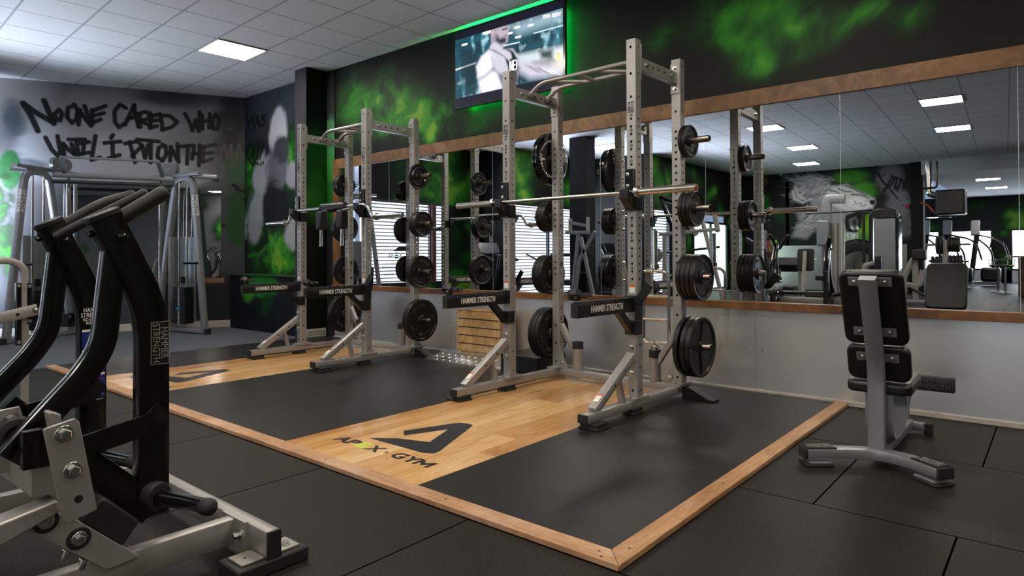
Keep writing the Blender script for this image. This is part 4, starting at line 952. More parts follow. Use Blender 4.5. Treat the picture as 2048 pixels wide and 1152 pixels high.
# ---------------------------------------------------------------- bars
t = thing('barbell', 'straight steel barbell without plates resting in the near squat rack', 'barbell', inr(RA, RAZ, (0, -.058, ZBA)), RAZ)
b = MB(); b.cyl((-.66, 0, 0), (.66, 0, 0), .0145, 20); 
for x in (-.42, .42, -.455, .455): b.ring([(.0147, -.003), (.0152, 0), (.0147, .003), (.01, .003), (.01, -.003)], (x, 0, 0), (1, 0, 0), 16)
b.build('shaft', 'steel', t)
for s in (-1, 1):
    b = MB(); b.lathe([(.015, 0), (.038, 0), (.04, .004), (.04, .028), (.036, .032), (.026, .034), (.0255, .045), (.0255, .44), (.022, .444), (0, .444)], (s*.655, 0, 0), (s, 0, 0), 28); sl = b.build('sleeve', 'steel', t)
    b = MB(); b.lathe([(.022, 0), (.018, .002), (0, .002)], (s*(.655+.4445), 0, 0), (s, 0, 0), 20); b.build('end_plug', 'copper', sl)
t = thing('yoke_bar', 'chrome cambered bar with black padded yoke and two handles, in left squat rack', 'barbell', inr(RB, RBZ, (0.02, -.058, ZBB)), 0)
b = MB(); b.tube(fillet([(-.78, 0, -.125), (-.72, 0, -.125), (-.66, 0, -.0), (-.58, 0, 0), (.60, 0, 0), (.70, 0, 0), (.78, 0, -.125), (.84, 0, -.125)], .05, 6), .0165, 14, (0, 1, 0)); b.build('shaft', 'chrome', t)
for s, x in ((-1, -.775), (1, .835)):
    b = MB(); b.lathe([(.017, 0), (.036, 0), (.036, .03), (.0255, .034), (.0255, .40), (.022, .404), (0, .404)], (x, 0, -.125), (s, 0, 0), 24); b.build('sleeve', 'chrome', t)
b = MB(); b.sweep([(-.10, 0, .0), (-.08, 0, .0), (.30, 0, .0), (.32, 0, .0)], circ(.048, 20)); b.xf(Matrix.Translation((.03, 0, 0))); b.build('yoke_pad', 'vinyl', t, .012)
for x in (.07, .43):
    b = MB(); b.cbox((x, -.10, -.14), (.085, .10, .19)); b.build('shoulder_pad', 'vinyl', t, .02, 3)
    b = MB(); b.tube([(x, -.02, -.03), (x, -.10, -.05)], .016); b.cyl((x, -.10, -.22), (x, -.105, -.40), .017, 16); b.lathe([(.02, 0), (.02, .012)], (x, -.105, -.405), (0, 0, 1), 14); b.build('handle', 'chrome', t)
# multi-grip bar stored upright in the near rack's right holder tube
t = thing('multi_grip_bar', 'chrome multi-grip bar standing upright in the storage tube of the near squat rack', 'barbell', inr(RA, RAZ, (.375, .6775, 0)), RAZ+math.radians(8))
b = MB(); b.tube(fillet([(-.055, 0, .43), (-.095, 0, .43), (-.095, 0, .98), (.075, 0, .98), (.115, 0, .94), (.115, 0, .42), (-.095, 0, .42), (-.095, 0, .60)], .03, 5), .0135, 12, (0, 1, 0)); b.build('frame', 'chrome', t)
for z in (.60, .78):
    b = MB(); b.cyl((-.095, 0, z), (.115, 0, z), .014, 14); b.build('grip', 'steel', t)
b = MB(); b.lathe([(.036, .385), (.036, .36), (.0255, .36), (.0255, .13), (0, .13)], (0, 0, 0), (0, 0, 1), 20); b.lathe([(.014, .40), (.014, .43)], (0, 0, 0), (0, 0, 1), 12); b.lathe([(.036, .385), (.014, .40)], (0, 0, 0), (0, 0, 1), 16)
b.lathe([(.014, .98), (.036, 1.0), (.036, 1.03), (.0255, 1.035), (.0255, 1.30), (.022, 1.304), (0, 1.304)], (0, 0, 0), (0, 0, 1), 20); b.build('sleeve', 'chrome', t)
# ================================================================ lifting platform
P = thing('lifting_platform', 'long lifting platform of black rubber mats and two oak decks edged with pine boards', 'platform', (0, 0, 0))
PX0, PX1, PY0, PY1 = -7.78, -1.275, 2.075, 5.19
DECKS = [(-6.70, -5.56), (-3.505, -2.343)]
HT = .02
def slab(name, x0, x1, y0, y1, mat, par=P):
    b = MB(); b.box((x0+.0012, y0+.0012, 0), (x1-.0012, y1-.0012, HT)); return b.build(name, mat, par, .0015, 1)
for x0, x1 in DECKS: slab('wood_deck', x0, x1, PY0, 4.93, 'deck')
for x0, x1 in ((PX0, -6.70), (-5.56, -4.515), (-4.515, -3.505), (-2.343, PX1)):
    for y0, y1 in ((PY0, 3.13), (3.13, 4.2), (4.2, PY1)): slab('rubber_mat', x0, x1, y0, y1, 'mat')
for x0, x1 in DECKS: slab('rubber_mat', x0, x1, 4.93, PY1, 'mat')
# edging, mitred at the near corner
def board(name, pts, mat):
    b = MB(); b.prism(pts, .026); o = b.build(name, mat, P, .004); return o
board('edge_board', [(PX0, 1.981), (-3.6, 1.981), (-3.6, 2.073), (PX0, 2.073)], 'border'); board('edge_board', [(-3.5985, 1.981), (-1.188, 1.981), (-1.273, 2.073), (-3.5985, 2.073)], 'border')
board('edge_board', [(-1.1865, 1.982), (-1.1865, 5.19), (-1.2735, 5.19), (-1.2735, 2.0745)], 'borderY')
b = MB()
for x, y in ((-1.30, 2.03), (-1.225, 2.12), (-2.1, 2.03), (-3.0, 2.02), (-3.45, 2.04), (-1.23, 3.0), (-1.23, 4.3), (-4.6, 2.03), (-1.27, 1.999)): b.lathe([(.006, 0), (0, .0004)], (x, y, .0262), (0, 0, 1), 10)
b.build('screw_hole', 'hole', P)
# painted logo on each deck: triangle mark and lettering, laid out from the near deck's photograph
def logo(dx, par):
    k = 2.549
    Z = HT+.0006
    Q = lambda x, y: (lambda q: (q.x+dx, q.y))(on_z(560+x/k, 700+y/k, HT))
    b = MB()
    b.prism([Q(*p) for p in [(630, 412), (885, 374), (925, 372), (970, 377), (983, 386), (815, 515), (785, 528), (730, 525), (455, 449), (600, 450), (600+0, 450), (762, 470), (858, 404), (632, 436)]], .0004, (V((0, 0, Z-.0004)), V((1, 0, 0)), V((0, 1, 0))))
    o = b.build('logo_mark', pm('scuffed_black_paint', '17181a', .4, 0, .5, 30), par)
    b = MB()
    for ch, x, wd in (('A', -3.318, .112), ('P', -3.207, .085), ('X', -3.022, .115), ('G', -2.805, .095), ('Y', -2.705, .10)):
        vs, fs = text_mesh(ch, .118, bold=.0045, depth=.0004, align='LEFT'); x0 = min(p[0] for p in vs); x1 = max(p[0] for p in vs); y0 = min(p[1] for p in vs)
        b.add([V((x+dx+(p[0]-x0)/(x1-x0)*wd, 2.275+(p[1]-y0), Z+p[2])) for p in vs], fs)
    x, y, h, q = -2.612+dx, 2.275, .085, .022                     # M from its four strokes, one outline
    b.prism([(x, y), (x+q, y), (x+q, y+h*.52), (x+.058, y+.012), (x+.116-q, y+h*.52), (x+.116-q, y), (x+.116, y), (x+.116, y+h), (x+.116-q*.9, y+h), (x+.058, y+.048), (x+q*.9, y+h), (x, y+h)], .0004, (V((0, 0, Z-.0002)), V((1, 0, 0)), V((0, 1, 0))))
    b.lathe([(.012, 0), (0, .0003)], (-2.865+dx, 2.318, Z), (0, 0, 1), 12)
    b.build('lettering', pm('black_deck_paint', '111111', .4), par)
    for i in range(3):
        b = MB(); y = 2.277+i*.032; x = -3.125+dx; b.add([V((x, y, Z)), V((x+.092, y, Z)), V((x+.098, y+.02, Z)), V((x+.006, y+.02, Z))], [(0, 1, 2, 3)]); b.build('letter_bar', 'lime', par)
decks = [o for o in P.children if o.name.startswith('wood_deck')]
logo(0, decks[1]); logo(DECKS[0][0]-DECKS[1][0], decks[0])
# ================================================================ television
t = thing('television', 'large wall television with a green backlight, showing a man training in a gym', 'television', (-4.40, 5.14, 3.17))
b = MB(); b.box((-.76, -.003, -.437), (.76, .03, .437)); b.box((-.5, .03, -.3), (.5, .09, .25)); b.build('housing', 'black', t, .004)
def tvpic(pt):
    # authored in the photograph's crop of the set, brought onto the screen plane
    Q = lambda x, y: (lambda q: (q.x+4.40+.735, q.z-3.17+.405))(on_y(880+x/4.8, y/4.8, 5.135))
    S = lambda pts, w, col, soft=.5, op=1.0: pt.stroke([Q(*p) for p in pts], w, col, soft, op)
    PO = lambda pts, col, soft=.012, op=1.0: pt.poly([Q(*p) for p in pts], col, soft, op)
    X, Y = pt.P[:, 0], pt.P[:, 1]
    n = fbm(np.stack([X*3.5, Y*16], 1), 4, 6); n2 = fbm(np.stack([X*14, Y*5], 1), 4, 9)
    pt.over(np.ones(len(X)), '1c4a57'); pt.over(np.clip((n-.35)*3, 0, 1)*.8, '0d2028'); pt.over(np.clip((n2-.55)*4, 0, 1)*.8, '3f8294'); pt.over(np.clip((n*n2-.3)*6, 0, 1)*.7, '9fc9d4')
    PO([(655, 245), (1190, 75), (1190, 200), (760, 330), (655, 260)], '8fa9b6', .05, .8); PO([(740, 530), (1195, 440), (1195, 560), (1000, 600), (760, 630)], 'c4cfd6', .03, .9)
    PO([(880, 590), (1195, 560), (1195, 640), (900, 640)], '5d4b4c', .02, .8); PO([(955, 490), (1080, 470), (1095, 590), (970, 560)], '20323a', .03)
    PO([(1115, 510), (1155, 505), (1150, 580), (1118, 585)], 'b9b04c', .01); S([(152, 670), (340, 605)], .012, 'e6f2f5'); S([(610, 440), (760, 405)], .008, 'cfe3ea'); S([(900, 320), (1190, 240)], .008, 'bcd6df'); S([(420, 320), (480, 305)], .02, 'ffffff')
    for x, y in ((235, 428), (740, 262), (668, 320), (870, 242), (750, 355)): S([(x-22, y+5), (x+22, y-5)], .014, 'f4fbff', .5)
    PO([(205, 470), (260, 460), (330, 470), (380, 620), (350, 800), (290, 880), (180, 860)], '0f2630', .06, .7)
    SK, SD, SL = 'b9b6c4', '6f6a7c', 'dcdbe6'
    PO([(755, 560), (860, 600), (1000, 610), (1130, 630), (1185, 670), (1170, 700), (1010, 740), (860, 750), (760, 690)], SK, .04)
    for k in range(14): S([(780+k*22, 620+k*4), (900+k*20, 690+k*2)], .012, random.choice([SL, SD, SK]), .9, .45)
    PO([(490, 330), (530, 270), (600, 250), (655, 260), (645, 400), (600, 470), (700, 470), (745, 530), (755, 690), (740, 800), (560, 870), (400, 890), (370, 760), (352, 640), (400, 545), (470, 470), (495, 420)], SK, .015)
    PO([(352, 640), (400, 545), (470, 500), (520, 560), (510, 650), (430, 740), (370, 760)], SL, .03); PO([(430, 740), (520, 680), (580, 760), (600, 830), (480, 880), (395, 890), (372, 790)], SL, .03)
    S([(515, 660), (560, 700), (590, 780)], .03, SD, 1.0, .6); S([(500, 560), (515, 620), (510, 660)], .035, SD, 1.0, .5); S([(370, 760), (430, 730), (500, 670)], .035, SD, 1.0, .45); PO([(515, 600), (600, 540), (640, 620), (630, 700), (560, 690)], SK, .03)
    PO([(486, 330), (496, 280), (560, 235), (655, 240), (650, 300), (640, 400), (590, 440), (530, 400), (500, 420)], '8f8496', .015)                 # head
    PO([(530, 290), (600, 262), (655, 275), (648, 385), (620, 420), (575, 410), (540, 375)], 'a59aa8', .02); PO([(540, 330), (575, 370), (620, 355), (640, 375), (628, 415), (580, 425), (535, 395)], '2c2a36', .02)
    PO([(492, 300), (510, 285), (520, 310), (512, 345), (498, 345)], 'b5a2a8', .01); S([(620, 345), (645, 338)], .008, '7c5a60'); S([(600, 285), (645, 275)], .01, '3b3440')
    PO([(470, 470), (500, 480), (620, 545), (650, 640), (660, 700), (700, 700), (750, 660), (740, 560), (700, 490), (600, 450), (680, 510), (690, 555), (660, 580), (600, 530), (520, 480)], '0e1d26', .012)
    PO([(655, 690), (750, 650), (760, 800), (600, 830), (570, 720)], '17262e', .03, .9)
    for k in ([(668, 590), (672, 680)], [(672, 592), (690, 672)], [(692, 585), (694, 672)], [(704, 582), (704, 670)], [(704, 582), (726, 578)], [(704, 625), (722, 622)], [(704, 670), (726, 664)], [(735, 580), (736, 660)]): S(k, .008, 'e8ebee', .3)
    for i, ch in enumerate('GYM BEST'):
        cx, cy = 1000+i*21.5, 162-i*4.2; A = {'G': [[(8, -14), (-6, -14), (-8, 12), (8, 12), (8, 0), (1, 0)]], 'Y': [[(-8, -15), (0, -1), (8, -15)], [(0, 0), (0, 14)]], 'M': [[(-9, 14), (-8, -14), (0, 4), (8, -14), (9, 14)]], 'B': [[(-7, 14), (-7, -14), (6, -12), (6, -2), (-6, 0), (7, 3), (7, 13), (-7, 14)]],
              'E': [[(7, -14), (-7, -14), (-7, 14), (7, 14)], [(-7, 0), (5, 0)]], 'S': [[(7, -12), (-6, -13), (-6, -2), (7, 2), (6, 13), (-7, 13)]], 'T': [[(-9, -14), (9, -14)], [(0, -14), (0, 14)]], ' ': []}[ch]
        for st in A: S([(cx+p[0], cy+p[1]-p[0]*.2) for p in st], .0055, 'f2f2f2', .3)
    y0, y1 = .09, .742
    pt.over(((Y < y0) | (Y > y1)).astype(float), '0b0b1c')
paint_wall('screen', (-.735, -.0045, -.405), (1.47, 0, 0), (0, 0, .82), 330, 190, tvpic, 'screen', '103038', t)
b = MB()
for z in (-.35, .38): b.box((-.66, .034, z-.006), (.66, .040, z+.006))
for x in (-.66, .66): b.box((x-.006, .034, -.36), (x+.006, .040, .36))
b.build('led_strip', 'led_green', t)

# ================================================================ wooden step boxes, ramp, block and odds by the wall
def proj_wall(px, py, y): return on_y(px, py, y)
t = thing('step_crate', 'pale pine step box of five interlocking boards behind the near squat rack', 'crate', (-4.60, 5.04, .068), 0)
for k in range(5):
    z0 = .035+k*.086; b = MB(); o = .012*((k % 2)*2-1)
    b.box((-.30, -.12, z0+.004), (.30, -.09, z0+.084)); b.box((-.30, .09, z0+.004), (.30, .12, z0+.084))
    b.box((-.30+(0 if o > 0 else .0), -.0895, z0-.014*(k > 0)), (-.27, .0895, z0+.07)); b.box((.27, -.0895, z0-.014*(k > 0)), (.30, .0895, z0+.07))
    b.box((-.318, -.125, z0+.03), (-.3005, .125, z0+.075)); b.build('side_boards', 'crate', t, .003)
    b = MB(); b.box((-.285, -.1225, z0+.0835), (.26, -.1205, z0+.0875)); b.box((.25, -.1225, z0+.066), (.2555, -.1205, z0+.0875)); b.box((-.27, -.1225, z0+.066), (-.2645, -.1205, z0+.0875)); b.build('joint_gap', 'hole', t)
b = MB(); b.box((-.27, -.0895, .40), (.27, .0895, .425)); b.box((-.3, -.12, .035), (.3, .12, .05)); b.build('lid_board', 'crate', t, .003)
t = thing('weight_disc', 'small black iron disc with knob lying on the pine step box', 'weight', (-4.42, 5.0, .494))
b = MB(); b.lathe([(.0, 0), (.075, 0), (.08, .008), (.08, .022), (.075, .028), (.03, .03), (.03, .045), (.022, .06), (0, .064)]); b.build('disc', 'satin', t)
b = MB(); b.lathe([(.015, .06), (.02, .075), (0, .085)]); b.build('knob', 'black', t)
def tread_part(b, o, ex, ey, nx, ny, sx, sy):
    nz = ex.cross(ey).normalized()
    for i in range(nx):
        for j in range(ny):
            c = o+ex*(sx*(i+.5))+ey*(sy*(j+.5)); a = math.pi/4*(1 if (i+j) % 2 else -1); u = ex*math.cos(a)+ey*math.sin(a); v = nz.cross(u)
            b.add([c-u*.019, c+v*.008, c+u*.019, c-v*.008, c+nz*.006], [(0, 1, 4), (1, 2, 4), (2, 3, 4), (3, 0, 4)])
t = thing('tread_plate_ramp', 'low aluminium tread plate ramp in front of the pine step box', 'ramp', (0, 0, 0))
b = MB(); X0, X1, X2 = -5.15, -5.02, -4.08; Y0, Y1, Y2 = 4.67, 4.80, 5.19; zl, zh = .021, .10
b.add([(X0, Y0, zl), (X2, Y0, zl), (X2, Y1, zh), (X1, Y1, zh), (X1, Y2, zh), (X2, Y2, zh), (X0, Y2, zl), (X2, Y2, zl)], [(0, 1, 2, 3), (3, 2, 5, 4), (0, 3, 4, 6), (1, 7, 5, 2), (6, 4, 5, 7), (0, 6, 7, 1)])
ey = V((0, Y1-Y0, zh-zl)).normalized(); tread_part(b, V((X1-.02, Y0, zl)), V((1, 0, 0)), ey, 20, 3, .047, .048); tread_part(b, V((X1, Y1, zh)), V((1, 0, 0)), V((0, 1, 0)), 20, 8, .047, .047)
ex = V((X1-X0, 0, zh-zl)).normalized(); tread_part(b, V((X0, Y1, zl)), ex, V((0, 1, 0)), 3, 8, .048, .047); b.build('tread_plate', 'tread', t)
t = thing('black_block', 'low black slab block on the mat behind the near squat rack', 'block', (0, 0, 0))
b = MB(); b.box((-4.07, 4.66, .021), (-3.63, 5.1, .18)); b.build('slab', 'satin', t, .006)
b = MB(); b.box((-4.00, 5.105, .021), (-3.93, 5.19, .46)); o = b.build('strip_board', 'satin', None, .004); tag(o, 'narrow black board standing against the metal sheet beside the black slab block', 'board')
# ================================================================ bench seat at the right
t = thing('bench_seat', 'upright padded utility bench seen from behind, black pads on a silver post', 'bench', (-.745, 3.85, 0))
b = MB(); pts = [(-.30, -.225, .065), (-.16, -.11, .065), (0, -.02, .065), (.16, -.05, .065), (.315, -.165, .065)]
cur = fillet(pts, [.15, .2, .15], 6); b.sweep(cur, rrect(.085, .05, .006), (0, 0, 1)); foot = b.build('rear_foot', 'silver2', t)
for s, (a, c) in ((-1, (pts[0], pts[1])), (1, (pts[4], pts[3]))):
    a, c = V(a), V(c); d = (c-a).normalized(); n = V((-d.y, d.x, 0))
    b = MB(); b.sweep([a-d*.012+V((0, 0, 0)), a+d*.004], rrect(.09, .056, .006), (0, 0, 1)); b.build('end_cap', 'rubber', foot, .003)
    b = MB(); b.sweep([a+d*.006+V((0, 0, .0285)), a+d*.155+V((0, 0, .0285))], rrect(.08, .008, .002), (0, 0, 1)); g = b.build('tread_pad', 'rubber', foot, .002)
    ex = d if s < 0 else -d
    letters('lettering', 'HAMMER\nSTRENGTH', a+d*.08+V((0, 0, .0332)), ex, n*(1 if s < 0 else -1), .034, 'grey_print', g, sx=.85, depth=.0012)
    b = MB(); b.cbox(a+d*.07-V((0, 0, .045)), (.12, .10, .012), Matrix.Rotation(math.atan2(d.y, d.x), 3, 'Z')); b.build('floor_plate', 'silver2', foot, .003)
    b = MB(); b.cbox(a+d*.065-V((0, 0, .058)), (.14, .115, .013), Matrix.Rotation(math.atan2(d.y, d.x), 3, 'Z')); b.build('foot_pad', 'rubber', foot, .004)
b = MB(); b.sweep(fillet([(0, 0, .09), (0, .01, .50), (-.0, -.19, .985)], .12, 8), rrect(.078, .055, .006), (0, 1, 0)); b.build('post', 'silver2', t)
b = MB(); b.sweep([(0, -.02, .06), (0, .84, .055)], rrect(.075, .05, .005), (0, 0, 1)); rl = b.build('base_rail', 'silver2', t)
b = MB(); b.box((-.035, .36, .0865), (.035, .46, .0885)); b.m(1); b.box((-.035, .335, .0865), (.035, .357, .0885)); b.build('warning_sticker', ['white', 'orange'], rl)
b = MB(); b.sweep([(-.11, .84, .045), (.11, .84, .045)], rrect(.06, .045, .005), (0, 0, 1)); ff = b.build('front_foot', 'silver2', t)
for s in (-1, 1):
    b = MB(); b.box((s*.12-.02, .80, .0), (s*.12+.02, .88, .075)); b.build('end_cap', 'rubber', ff, .006)
def pad(name, y0, z0, y1, z1, w, th, wb=None):
    """upholstered pad between two heights, leaning; rounded corners"""
    a, c = V((0, y0, z0)), V((0, y1, z1)); L = (c-a).length; up = (c-a).normalized(); nrm = up.cross(V((1, 0, 0))).normalized()
    pr = rrect(w, L, .045, 5); b = MB(); b.prism(pr, th, ((a+c)/2+nrm*th*.5, V((1, 0, 0)), up)); o = b.build(name, 'vinyl', t, .016, 4); return o, (a+c)/2, up, nrm
lean = lambda z: .01-.20*(z-.50)/.485 if z > .5 else .01
for nm, z0, z1 in (('back_pad', .635, 1.02), ('back_pad', .435, .625)):
    pd, c, up, nr = pad(nm, lean(z0)+.085, z0, lean(z1)+.085, z1, .30, .055)
    for z in ((.70, .965) if z1 > .9 else (.56,)):
        for s in (-1, 1):
            b = MB(); o = V((s*.062, lean(z)+.045, z)); b.cbox(o, (.075, .006, .048), Matrix.Rotation(math.atan2(.20, .485), 3, 'X')); b.m(1); b.bolt(o+V((s*.008, -.004, -.001)), (0, -1, -.35), .009, .009); b.build('bracket', ['silver2', 'zinc'], pd)
b = MB(); b.prism(rrect(.31, .36, .05, 5), .06, (V((0, .21, .375)), V((1, 0, 0)), V((0, 1, .06)).normalized())); b.build('seat_pad', 'vinyl', t, .018, 4)
b = MB(); b.sweep(fillet([(0, .06, .375), (0, .05, .12), (0, .30, .10)], .12, 8), rrect(.13, .008), (0, 1, 0.001)); b.build('seat_support', 'silver2', t)
b = MB(); b.sweep(fillet([(0, .36, .375), (0, .52, .22), (0, .36, .10), (0, .20, .10)], .14, 8), rrect(.13, .008), (0, 1, 0.001)); b.build('seat_support', 'silver2', t)
for s in (1,):
    b = MB(); b.sweep([(s*.03, .75, .33), (s*.265, .75, .33)], rrect(.06, .085, .008), (0, 0, 1)); fr = b.build('footrest', 'rubber', t, .004)
    letters('lettering', 'HAMMER\nSTRENGTH', (s*.15, .7185, .335), (1, 0, 0), (0, 0, 1), .038, 'letter', fr, sx=1.0)
    b = MB(); b.sweep(fillet([(s*.05, .78, .33), (s*.0, .78, .2), (0, .78, .09)], .06, 5), rrect(.05, .04, .004), (0, 1, 0)); b.build('footrest_arm', 'silver2', t)

# ================================================================ row machine in the left foreground
t = thing('row_machine', 'large plate-loaded row machine in the left foreground, glossy black levers on a silver base', 'exercise machine', (-2.9, 1.1, 0)); RMO = V((-2.9, 1.1, 0))
def YZ(pts, x): return [(lambda q: (q.y-RMO.y, q.z))(on_x(px, py, x)) for px, py in pts]
def plateYZ(b, pts, x, th): b.prism(pts, th, (V((x-RMO.x-th, 0, 0)), V((0, 1, 0)), V((0, 0, 1)))); return b
LX = (-2.40, -3.10)
LY = lambda pts, dx=0: [(dx, y, z) for y, z in YZ(pts, LX[0]-.03)]      # traced on the near lever's plane, relative to it
def lever(x, dy):
    xo = x-RMO.x-.03
    G = lambda pts: [V((xo, y+dy, z)) for y, z in YZ(pts, LX[0]-.03)]
    b = MB(); b.sweep(fillet([V((xo, -.17+dy, .215)), V((xo, -.17+dy, .93)), V((xo, -.318+dy, 1.235))], .13, 12), rrect(.10, .06, .005), (1, 0, 0)); lv = b.build('lever', 'black', t)
    hd = V((xo, -.318+dy, 1.235)); d = (hd-V((xo, -.17+dy, .93))).normalized(); nb = V((0, d.z, -d.y))
    b = MB(); b.sweep([hd, hd+d*.022], rrect(.102, .066, .008), (1, 0, 0)); b.build('head_cap', 'satin', lv, .004)
    b = MB(); b.bolt(hd-d*.075+V((.03, 0, 0))+nb*.012, (1, 0, 0), .017, .014); b.build('bolt', 'black', lv); b = MB(); b.bolt(hd-d*.03-nb*.048, -nb, .014, .016); b.build('bolt', 'black', lv)
    b = MB(); b.sweep(fillet(G([(228, 505), (206, 690), (170, 748), (15, 918)]), [.07, .07], 8), rrect(.072, .05, .004), (1, 0, 0)); b.build('lever_arm', 'black', lv)
    b = MB(); b.sweep(G([(300, 1018), (100, 880)]), rrect(.10, .05, .006), (1, 0, 0)); b.build('lower_strut', 'black', lv)
    g = G([(318, 812), (292, 842), (150, 893)]); g[0].x += .032; g[1].x += .045; g[2].x += .035
    b = MB(); b.sweep(fillet(g, .02, 4), rrect(.012, .07), (0, 0, 1)); b.build('tie_bar', 'black', lv)
    s0 = on_x(308, 992, LX[0])-RMO; e0 = on_x(412, 1013, LX[0]+.235)-RMO; o = V((x-LX[0], dy, 0)); s0 += o; e0 += o; ax = (e0-s0).normalized(); ln = (e0-s0).length
    b = MB(); b.lathe([(.05, -.01), (.05, .02), (.045, .028), (.04, .028), (.0, .028)], s0, ax, 28); b.build('peg_flange', 'rubber', lv)
    b = MB(); b.lathe([(.025, .02), (.025, ln), (.0, ln)], s0, ax, 24); pg = b.build('plate_peg', 'black', lv)
    b = MB(); b.lathe([(.027, ln-.01), (.029, ln+.005), (.026, ln+.025), (.016, ln+.035), (0, ln+.038)], s0, ax, 24); b.build('peg_cap', 'rubber', pg)
    return lv
L1 = lever(LX[0], 0); L2 = lever(LX[1], .03)
# name plate on the near lever: traced corners on the lever's face
q = YZ([(302, 645), (338, 640), (337, 724), (301, 730)], LX[0]); ya, yb, za, zb = q[0][0], q[1][0], q[3][1], q[0][1]; fx = LX[0]-RMO.x
b = MB(); b.box((fx-.001, ya, za), (fx+.0012, yb, zb)); pl = b.build('name_plate', 'satin', L1)
b = MB()
for y in (ya, yb): b.box((fx+.001, y-.001, za), (fx+.0018, y+.001, zb))
for z in (za, zb): b.box((fx+.001, ya, z-.001), (fx+.0018, yb, z+.001))
b.build('plate_border', 'grey_print', pl)
letters('lettering', 'HAMMER\nSTRENGTH', (fx+.0018, (ya+yb)/2, (za+zb)/2), (0, 0, -1), (0, 1, 0), .034, 'grey_print', pl, sx=.80, line=.8)
# instruction decals on the far lever
x2 = LX[1]-RMO.x+.0004; yc = -.17+.03
def ZY(py): return YZ([(188, py)], LX[1])[0][1]
letters('lettering', 'HAMMER\nSTRENGTH', (x2+.001, yc, ZY(625)), (0, 1, 0), (0, 0, 1), .026, 'white', L2, sx=.72, line=.8)
letters('lettering', 'ISO-LATERAL\nROWING', (x2+.001, yc, ZY(642)), (0, 1, 0), (0, 0, 1), .017, 'white', L2, sx=.80, line=.85)
letters('lettering', 'Start Here', (x2+.001, yc, ZY(653)), (0, 1, 0), (0, 0, 1), .010, 'white', L2, sx=.9) if False else None
b = MB(); H3 = [(ZY(695), ZY(663)), (ZY(742), ZY(703)), (ZY(795), ZY(751))]
for za, zb in H3: b = MB(); b.box((x2, yc-.042, za), (x2+.0012, yc+.042, zb)); dd = b.build('instruction_panel', 'blue', L2)
b = MB()
for za, zb in H3: b.box((x2, yc-.042, zb+.001), (x2+.0012, yc+.042, zb+.010))
z0 = H3[2][0]
for p0, p1 in (((-.04, z0+.012), (.035, z0+.012)), ((-.02, z0+.015), (-.012, z0+.045)), ((-.005, z0+.06), (.025, z0+.04)), ((.025, z0+.015), (-.005, z0+.045)), ((.0, z0+.015), (.025, z0+.04))): b.beam((x2+.0015, yc+p0[0], p0[1]), (x2+.0015, yc+p1[0], p1[1]), .002, .004, 0, (1, 0, 0))
b.build('panel_print', 'white', dd)
b = MB(); b.lathe([(.01, 0), (0, .0006)], (x2+.0015, yc+.03, z0+.042), (1, 0, 0), 14); b.build('panel_print', 'hole', dd)
b = MB(); b.tube([(x2+.0015, yc+.0+.012*k, z0+.085-.0025*k*k*.6) for k in range(4)], .0015, 6); b.build('panel_print', 'red', dd)
letters('lettering', 'www.hammerstrength.com', (x2+.001, yc, ZY(799)), (0, 1, 0), (0, 0, 1), .009, 'white', L2, sx=.72)
# grips
def grip(par, pts, r):
    b = MB(); b.tube(fillet([V(p)-RMO for p in pts], .06, 6), r, 18); g = b.build('hand_grip', 'grip', par, .004)
    e0, e1 = V(pts[-1])-RMO, V(pts[-2])-RMO; d = (e0-e1).normalized(); b = MB(); b.lathe([(r, -.01), (r*1.02, .0), (r*.8, r*.5), (0, r*.65)], e0, d, 18); b.build('grip_end', 'grip', g); return g
grip(L1, [on_x(236, 440, LX[0]-.03), on_x(327, 386, LX[0]+.02)], .026)
grip(L2, [on_x(110, 474, LX[1]+.02), on_x(290, 386, LX[1]+.22)], .019)
grip(L2, [on_x(122, 452, LX[1]-.03), on_x(203, 405, LX[1]-.02), on_x(265, 389, LX[1]-.02)], .0205)
# base
b = MB(); b.sweep([(-.55, .115, .0975), (.775, .115, .0975)], rrect(.05, .095, .006), (0, 0, 1)); br = b.build('cross_rail', 'silver', t)
b = MB(); b.box((.7755, .088, .048), (.787, .142, .147)); b.build('end_cap', 'rubber', br, .004)
for xx in (.72, -.45):
    b = MB(); b.box((xx-.075, -.02, .0), (xx+.07, .25, .05)); b.build('foot_block', 'rubber', br, .008)
    b = MB(); b.box((xx-.05, .005, .0505), (xx+.045, .088, .058)); b.m(1); b.lathe([(.008, 0), (0, .0004)], (xx, .04, .0582), (0, 0, 1), 12); b.build('floor_flange', ['silver', 'hole'], br, .002)
    b = MB(); b.box((xx-.05, .142, .0505), (xx+.045, .225, .058)); b.m(1); b.bolt((xx+.01, .19, .058), (0, 0, 1), .011, .012); b.build('floor_flange', ['silver', 'zinc'], br, .002)
b = MB(); b.sweep([(.545, .085, .0975), (.545, -.95, .0975)], rrect(.052, .095, .006), (0, 0, 1)); b.box((.48, .077, .045), (.65, .0895, .150)); b.m(1); b.bolt((.615, .077, .10), (0, -1, 0), .012, .022); b.build('side_rail', ['silver', 'zinc'], t)
b = MB(); b.sweep([(-.40, .085, .0975), (-.40, -.95, .0975)], rrect(.052, .095, .006), (0, 0, 1)); b.build('side_rail', 'silver', t)
K = 982/300
c3 = lambda *p: [(x/K, 800+y/K) for x, y in p]
b = MB(); plateYZ(b, YZ(c3((190, 858), (385, 745), (500, 785), (915, 1025), (700, 1112)), -2.31), -2.31, .05); b.m(1)
for q, r in (((515, 905), .034), ((300, 795), .034)):
    y, z = YZ(c3(q), -2.31)[0]; o = V((-2.31-RMO.x, y, z)); b.m(2); b.lathe([(r, 0), (r, .004), (0, .004)], o, (1, 0, 0), 22); b.m(1); b.bolt(o+V((.004, 0, 0)), (1, 0, 0), .0145, .016)
